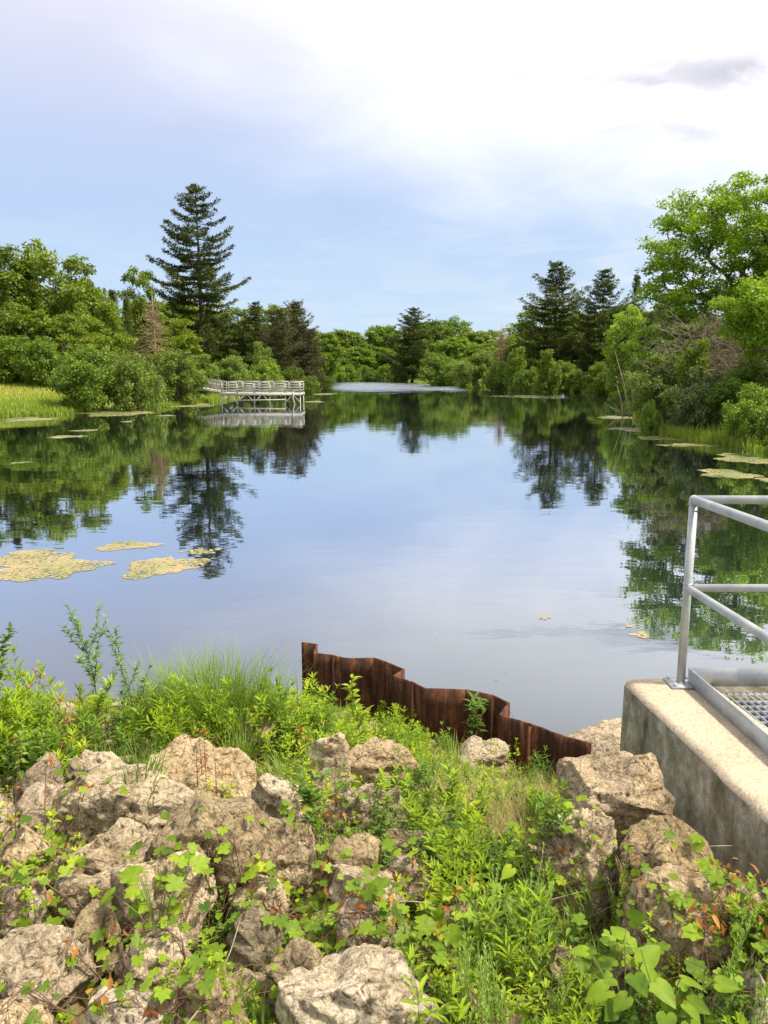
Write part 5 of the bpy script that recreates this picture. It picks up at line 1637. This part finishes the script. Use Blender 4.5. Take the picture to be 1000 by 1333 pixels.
vine([(500, 1150), (540, 1160), (600, 1150)], 520, .04, 26, 'small vine beside the long pale boulder', red=18)
vine([(420, 1090), (470, 1080), (520, 1065), (560, 1060)], 521, .04, 26, 'yellow vine twining past the grey wedge stone', red=8)
vine([(780, 1333), (830, 1300), (880, 1320)], 522, .07, 22, 'broad rounded leaves at the bottom edge right of centre', 'vine', 'heart', .14, 6, .12)
vine([(860, 1300), (900, 1290), (940, 1310)], 523, .06, 22, 'low vine at the bottom edge near the right corner', red=14)
vine([(200, 1333), (240, 1310), (290, 1333)], 524, .05, 24, 'vine at the bottom edge over the tan boulder', red=4)
vine([(560, 1180), (600, 1200), (640, 1225), (700, 1240)], 525, .065, 34, 'yellow green vine between the small leaved shrub and the bottom weeds', red=20)
vine([(700, 1310), (740, 1285), (790, 1275), (830, 1265)], 526, .055, 24, 'vine creeping up to the rusty pitted boulder from the bottom', red=14)
vine([(340, 1120), (400, 1100), (450, 1060), (480, 1030)], 527, .045, 30, 'small vine winding between the mid bank stones', red=8)
vine([(880, 1340), (930, 1330), (990, 1300)], 528, .065, 30, 'broad leaved vine in the bottom right corner', red=18)
# broad-leaved seedlings at the bottom right
def broad_seedling(px, py, seed, n, L, label, kind='heart'):
    rng = np.random.default_rng(seed); sb, fb = MB(), MB()
    for s in range(n):
        a = rng.uniform(0, 6.28); h = rng.uniform(.10, .26); o_ = rng.uniform(.03, .16)
        tip = np.array([math.cos(a) * o_, math.sin(a) * o_, h])
        sb.tube([(0, 0, -.02), tuple(tip * np.array([.4, .4, .6])), tuple(tip)], [.003, .0022, .0014], 4, cap=False)
        l = L * rng.uniform(.6, 1.15)
        leaves(fb, tip[None], np.array([[math.cos(a), math.sin(a), -.1 + rng.normal() * .3]]), np.array([[rng.normal() * .35, rng.normal() * .3 - .35, 1.0]]), l, l * .85, rng.uniform(.2, .75), kind)
    o = sb.build('broad_leaved_seedling', M['stem']); fb.build('leaves', M['vine'], o)
    p = hit(px, py); o.location = p; tag(o, label, 'seedling', 'broad leaved seedlings'); return o
broad_seedling(812, 1345, 531, 20, .078, 'seedling with large rounded leaves at the bottom right of centre')
broad_seedling(860, 1360, 532, 14, .07, 'seedling with rounded leaves cut by the bottom edge at right')
broad_seedling(538, 1255, 533, 7, .085, 'single seedling with one very large lobed leaf beside the broad pale boulder', 'grape')
broad_seedling(205, 1225, 534, 9, .075, 'seedling with large bright leaves over the dark gap at lower left', 'grape')
broad_seedling(690, 1190, 535, 9, .06, 'bright seedling before the pale jagged boulder')
broad_seedling(185, 1085, 536, 4, .06, 'tiny seedling in the gap beside the angular flat topped boulder')

# arching bare bramble stems
def bramble(pxz, label):
    mb = MB(); pts = [on_y(px, py, Y) for px, py, Y in pxz]; org = pts[0].copy()
    P = [p - org for p in pts]; n = 24; F = []
    A = np.array([tuple(p) for p in P]); t = np.linspace(0, len(A) - 1, n)
    S = np.stack([np.interp(t, range(len(A)), A[:, i]) for i in range(3)], 1)
    for _ in range(3): S[1:-1] = (S[:-2] + S[1:-1] * 2 + S[2:]) / 4
    mb.tube(S, np.linspace(.0035, .0018, n), 5)
    o = mb.build('bramble', M['dead'], smooth=True); o.location = org
    tag(o, label, 'bramble', 'bare arching brambles')
bramble([(845, 1140, 2.75), (900, 1103, 2.95), (960, 1100, 3.0), (985, 1118, 2.95), (982, 1150, 2.9)], 'grey bare stem arching beside the concrete wall')
bramble([(650, 1190, 2.6), (740, 1165, 2.75), (820, 1145, 2.8), (905, 1130, 2.85)], 'thin bare stem reaching across the right boulders')
bramble([(110, 1168, 2.55), (180, 1174, 2.6), (250, 1172, 2.62), (280, 1176, 2.62)], 'straight thin stem lying over the dark gap at left')
bramble([(440, 1180, 2.5), (540, 1172, 2.6), (600, 1188, 2.6), (680, 1182, 2.6)], 'thin bare runner stem across the middle of the bank')
bramble([(0, 1228, 2.2), (60, 1245, 2.2), (120, 1262, 2.2), (190, 1240, 2.3)], 'thin brown stem over the large lower left boulder')
bramble([(235, 1345, 1.85), (270, 1300, 2.0), (300, 1240, 2.2), (312, 1200, 2.35)], 'thin upright bare stem before the tan bottom boulder')

# fine ground cover: short blades and litter everywhere on the soil
def ground_cover():
    rng = np.random.default_rng(88); mb = MB()
    n = 52000
    x = rng.uniform(-4.2, 1.5, n); y = rng.uniform(.9, 6.3, n)
    d = pond_sd(x, y); ok = (d > .03) & (x < 1.60 - (y - 2.9) * .11 - .03)
    dens = .45 + .55 * np.clip(waves(x * 3, y * 3, 2.0) + .5, 0, 1) 
    dens = np.where((x > -.9) & (y > 2.9), 1.0, dens * .65)
    ok &= rng.random(n) < dens
    x, y = x[ok], y[ok]; n = len(x); z = terrain(x, y) - .004
    dry = rng.random(n) < (.18 + .5 * np.exp(-((x - .75) / .5) ** 2 - ((y - 3.7) / .6) ** 2))
    L = rng.uniform(.03, .11, n); 
    for m_, sel in ((0, ~dry), (1, dry)):
        k = sel.sum()
        blades(mb, np.stack([x, y, z], 1)[sel], rng.uniform(0, 6.28, k), L[sel] * (1.15 if m_ else 1), .005, rng.uniform(.2, 1.5, k), np.clip(.5 + rng.normal(size=k) * .25, 0, 1), 2, m_)
    # small round leaves
    k = 15000; i = rng.integers(0, n, k)
    P = np.stack([x[i], y[i], z[i] + rng.uniform(.01, .06, k)], 1)
    leaves(mb, P, rng.normal(size=(k, 3)) * np.array([1, 1, .3]), np.array([0, 0, 1.0]) + rng.normal(size=(k, 3)) * .4, rng.uniform(.012, .03, k), rng.uniform(.008, .018, k), np.clip(.5 + rng.normal(size=k) * .25, 0, 1), 'quad', 0)
    k = 5000; i = rng.integers(0, n, k)
    P = np.stack([x[i], y[i], z[i] + rng.uniform(.004, .02, k)], 1)
    leaves(mb, P, rng.normal(size=(k, 3)) * np.array([1, 1, .2]), np.array([0, 0, 1.0]) + rng.normal(size=(k, 3)) * .5, rng.uniform(.015, .035, k), rng.uniform(.006, .016, k), rng.random(k), 'quad', 2)
    tag(mb.build('ground_cover', [M['weed'], M['straw'], M['rust_leaf']]), 'short grass, seedlings and dead leaf litter between the boulders', 'ground cover', kind='stuff')
ground_cover()

for o in [o for o in scene.objects if o.parent is None and not o.get('label') and not o.get('kind')]:
    for ch in list(o.children): bpy.data.objects.remove(ch)
    bpy.data.objects.remove(o)

# ------------------------------------------------------------------ sky, sun, camera
SUN_EL, SUN_AZ = R(58), R(100)          # azimuth measured from the view axis (+Y) toward +X
world = bpy.data.worlds.new('World'); scene.world = world; world.use_nodes = True
nt = world.node_tree; nt.nodes.clear(); k = NT(nt)
sky = k.n('ShaderNodeTexSky', sky_type='NISHITA', sun_disc=False, sun_elevation=SUN_EL, sun_rotation=SUN_AZ, altitude=300, air_density=1.0, dust_density=1.2, ozone_density=1.2)
g = k.n('ShaderNodeTexCoord').outputs['Generated']
sx = k.n('ShaderNodeSeparateXYZ'); nt.links.new(g, sx.inputs[0]); X, Y, Z = sx.outputs
zz = k.math('ADD', k.math('MAXIMUM', Z, 0.0), .12)
cb = k.n('ShaderNodeCombineXYZ'); nt.links.new(k.math('DIVIDE', X, zz), cb.inputs[0]); nt.links.new(k.math('DIVIDE', Y, zz), cb.inputs[1])
soft = k.noise(cb.outputs[0], .55, 5, .5, .4)
wisp = k.noise(cb.outputs[0], 1.9, 8, .6, .8)
def sstep(v, a, b):
    m_ = k.n('ShaderNodeMapRange', interpolation_type='SMOOTHSTEP'); nt.links.new(v, m_.inputs[0]); m_.inputs[1].default_value = a; m_.inputs[2].default_value = b
    return m_.outputs[0]
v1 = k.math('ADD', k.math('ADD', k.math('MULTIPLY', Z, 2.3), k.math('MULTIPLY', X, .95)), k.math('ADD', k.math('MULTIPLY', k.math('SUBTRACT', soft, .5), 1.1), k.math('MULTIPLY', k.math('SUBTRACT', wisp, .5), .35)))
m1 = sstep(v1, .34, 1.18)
low = k.math('MULTIPLY', sstep(Z, .25, .03), k.math('ADD', .34, k.math('MULTIPLY', sstep(wisp, .42, .60), .50)))
haze = sstep(k.math('MULTIPLY', X, 1.0), -.15, .35)
low = k.math('MULTIPLY', low, k.math('ADD', .6, k.math('MULTIPLY', haze, .4)))
def lin(*c): return tuple(((v / 255 + .055) / 1.055) ** 2.4 / WK for v in c)
WK = .085 * 2 ** .9
grad = k.n('ShaderNodeMapRange'); nt.links.new(Z, grad.inputs[0]); grad.inputs[1].default_value = 0; grad.inputs[2].default_value = .6
gr = k.ramp(grad.outputs[0], [(0.0, lin(216, 238, 255)), (.12, lin(197, 226, 254)), (.30, lin(190, 215, 251)), (.44, lin(203, 218, 250)), (.60, lin(230, 232, 252)), (1.0, lin(236, 238, 250))])
veil = k.mix(.96, sky.outputs[0], gr)
c1 = k.mix(low, veil, lin(226, 238, 250))
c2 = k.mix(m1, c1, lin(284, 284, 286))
# two thin grey streaks on the right
def streak(cx, cz, wx, wz, amt):
    dx = k.math('DIVIDE', k.math('SUBTRACT', k.math('DIVIDE', X, Y), cx), wx)
    dz = k.math('DIVIDE', k.math('ADD', k.math('SUBTRACT', k.math('DIVIDE', Z, Y), cz), k.math('MULTIPLY', k.math('SUBTRACT', wisp, .5), .06)), wz)
    r2 = k.math('ADD', k.math('MULTIPLY', dx, dx), k.math('MULTIPLY', dz, dz))
    e = k.math('MULTIPLY', k.math('SUBTRACT', 1.0, k.math('MINIMUM', r2, 1.0)), amt)
    front = sstep(Y, .0, .2)
    return k.math('MULTIPLY', k.math('MULTIPLY', e, front), sstep(wisp, .3, .55))
s1 = k.math('ADD', streak(.47, .356, .22, .026, .95), streak(.34, .288, .10, .010, .55))
s1 = k.math('ADD', s1, k.math('ADD', streak(.15, .348, .06, .007, .6), streak(.26, .345, .10, .008, .5)))
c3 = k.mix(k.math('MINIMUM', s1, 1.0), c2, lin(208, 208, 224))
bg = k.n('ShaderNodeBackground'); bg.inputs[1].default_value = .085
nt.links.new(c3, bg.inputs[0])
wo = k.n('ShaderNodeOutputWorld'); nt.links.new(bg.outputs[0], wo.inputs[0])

sun = bpy.data.lights.new('sun', 'SUN'); sun.energy = 4.0; sun.angle = R(7); sun.color = (1.0, .92, .78)
so = bpy.data.objects.new('sun', sun); COL.objects.link(so)
sd = Vector((math.sin(SUN_AZ) * math.cos(SUN_EL), math.cos(SUN_AZ) * math.cos(SUN_EL), math.sin(SUN_EL)))
so.rotation_euler = sd.to_track_quat('Z', 'Y').to_euler(); so.location = sd * 30

cam = bpy.data.cameras.new('camera'); co = bpy.data.objects.new('camera', cam); COL.objects.link(co)
co.location = (0, 0, CAM_Z); co.rotation_euler = (R(90) - PITCH, 0, 0)
cam.sensor_fit = 'VERTICAL'; cam.sensor_height = 36.0; cam.lens = 36.0 * FPX / 1333.0
cam.clip_start = .05; cam.clip_end = 5000
scene.camera = co
scene.render.engine = 'CYCLES'
scene.cycles.max_bounces = 8; scene.cycles.transparent_max_bounces = 6; scene.cycles.diffuse_bounces = 3; scene.cycles.glossy_bounces = 4
scene.view_settings.view_transform = 'Standard'; scene.view_settings.look = 'None'
scene.view_settings.exposure = 0.9; scene.view_settings.gamma = 1.0
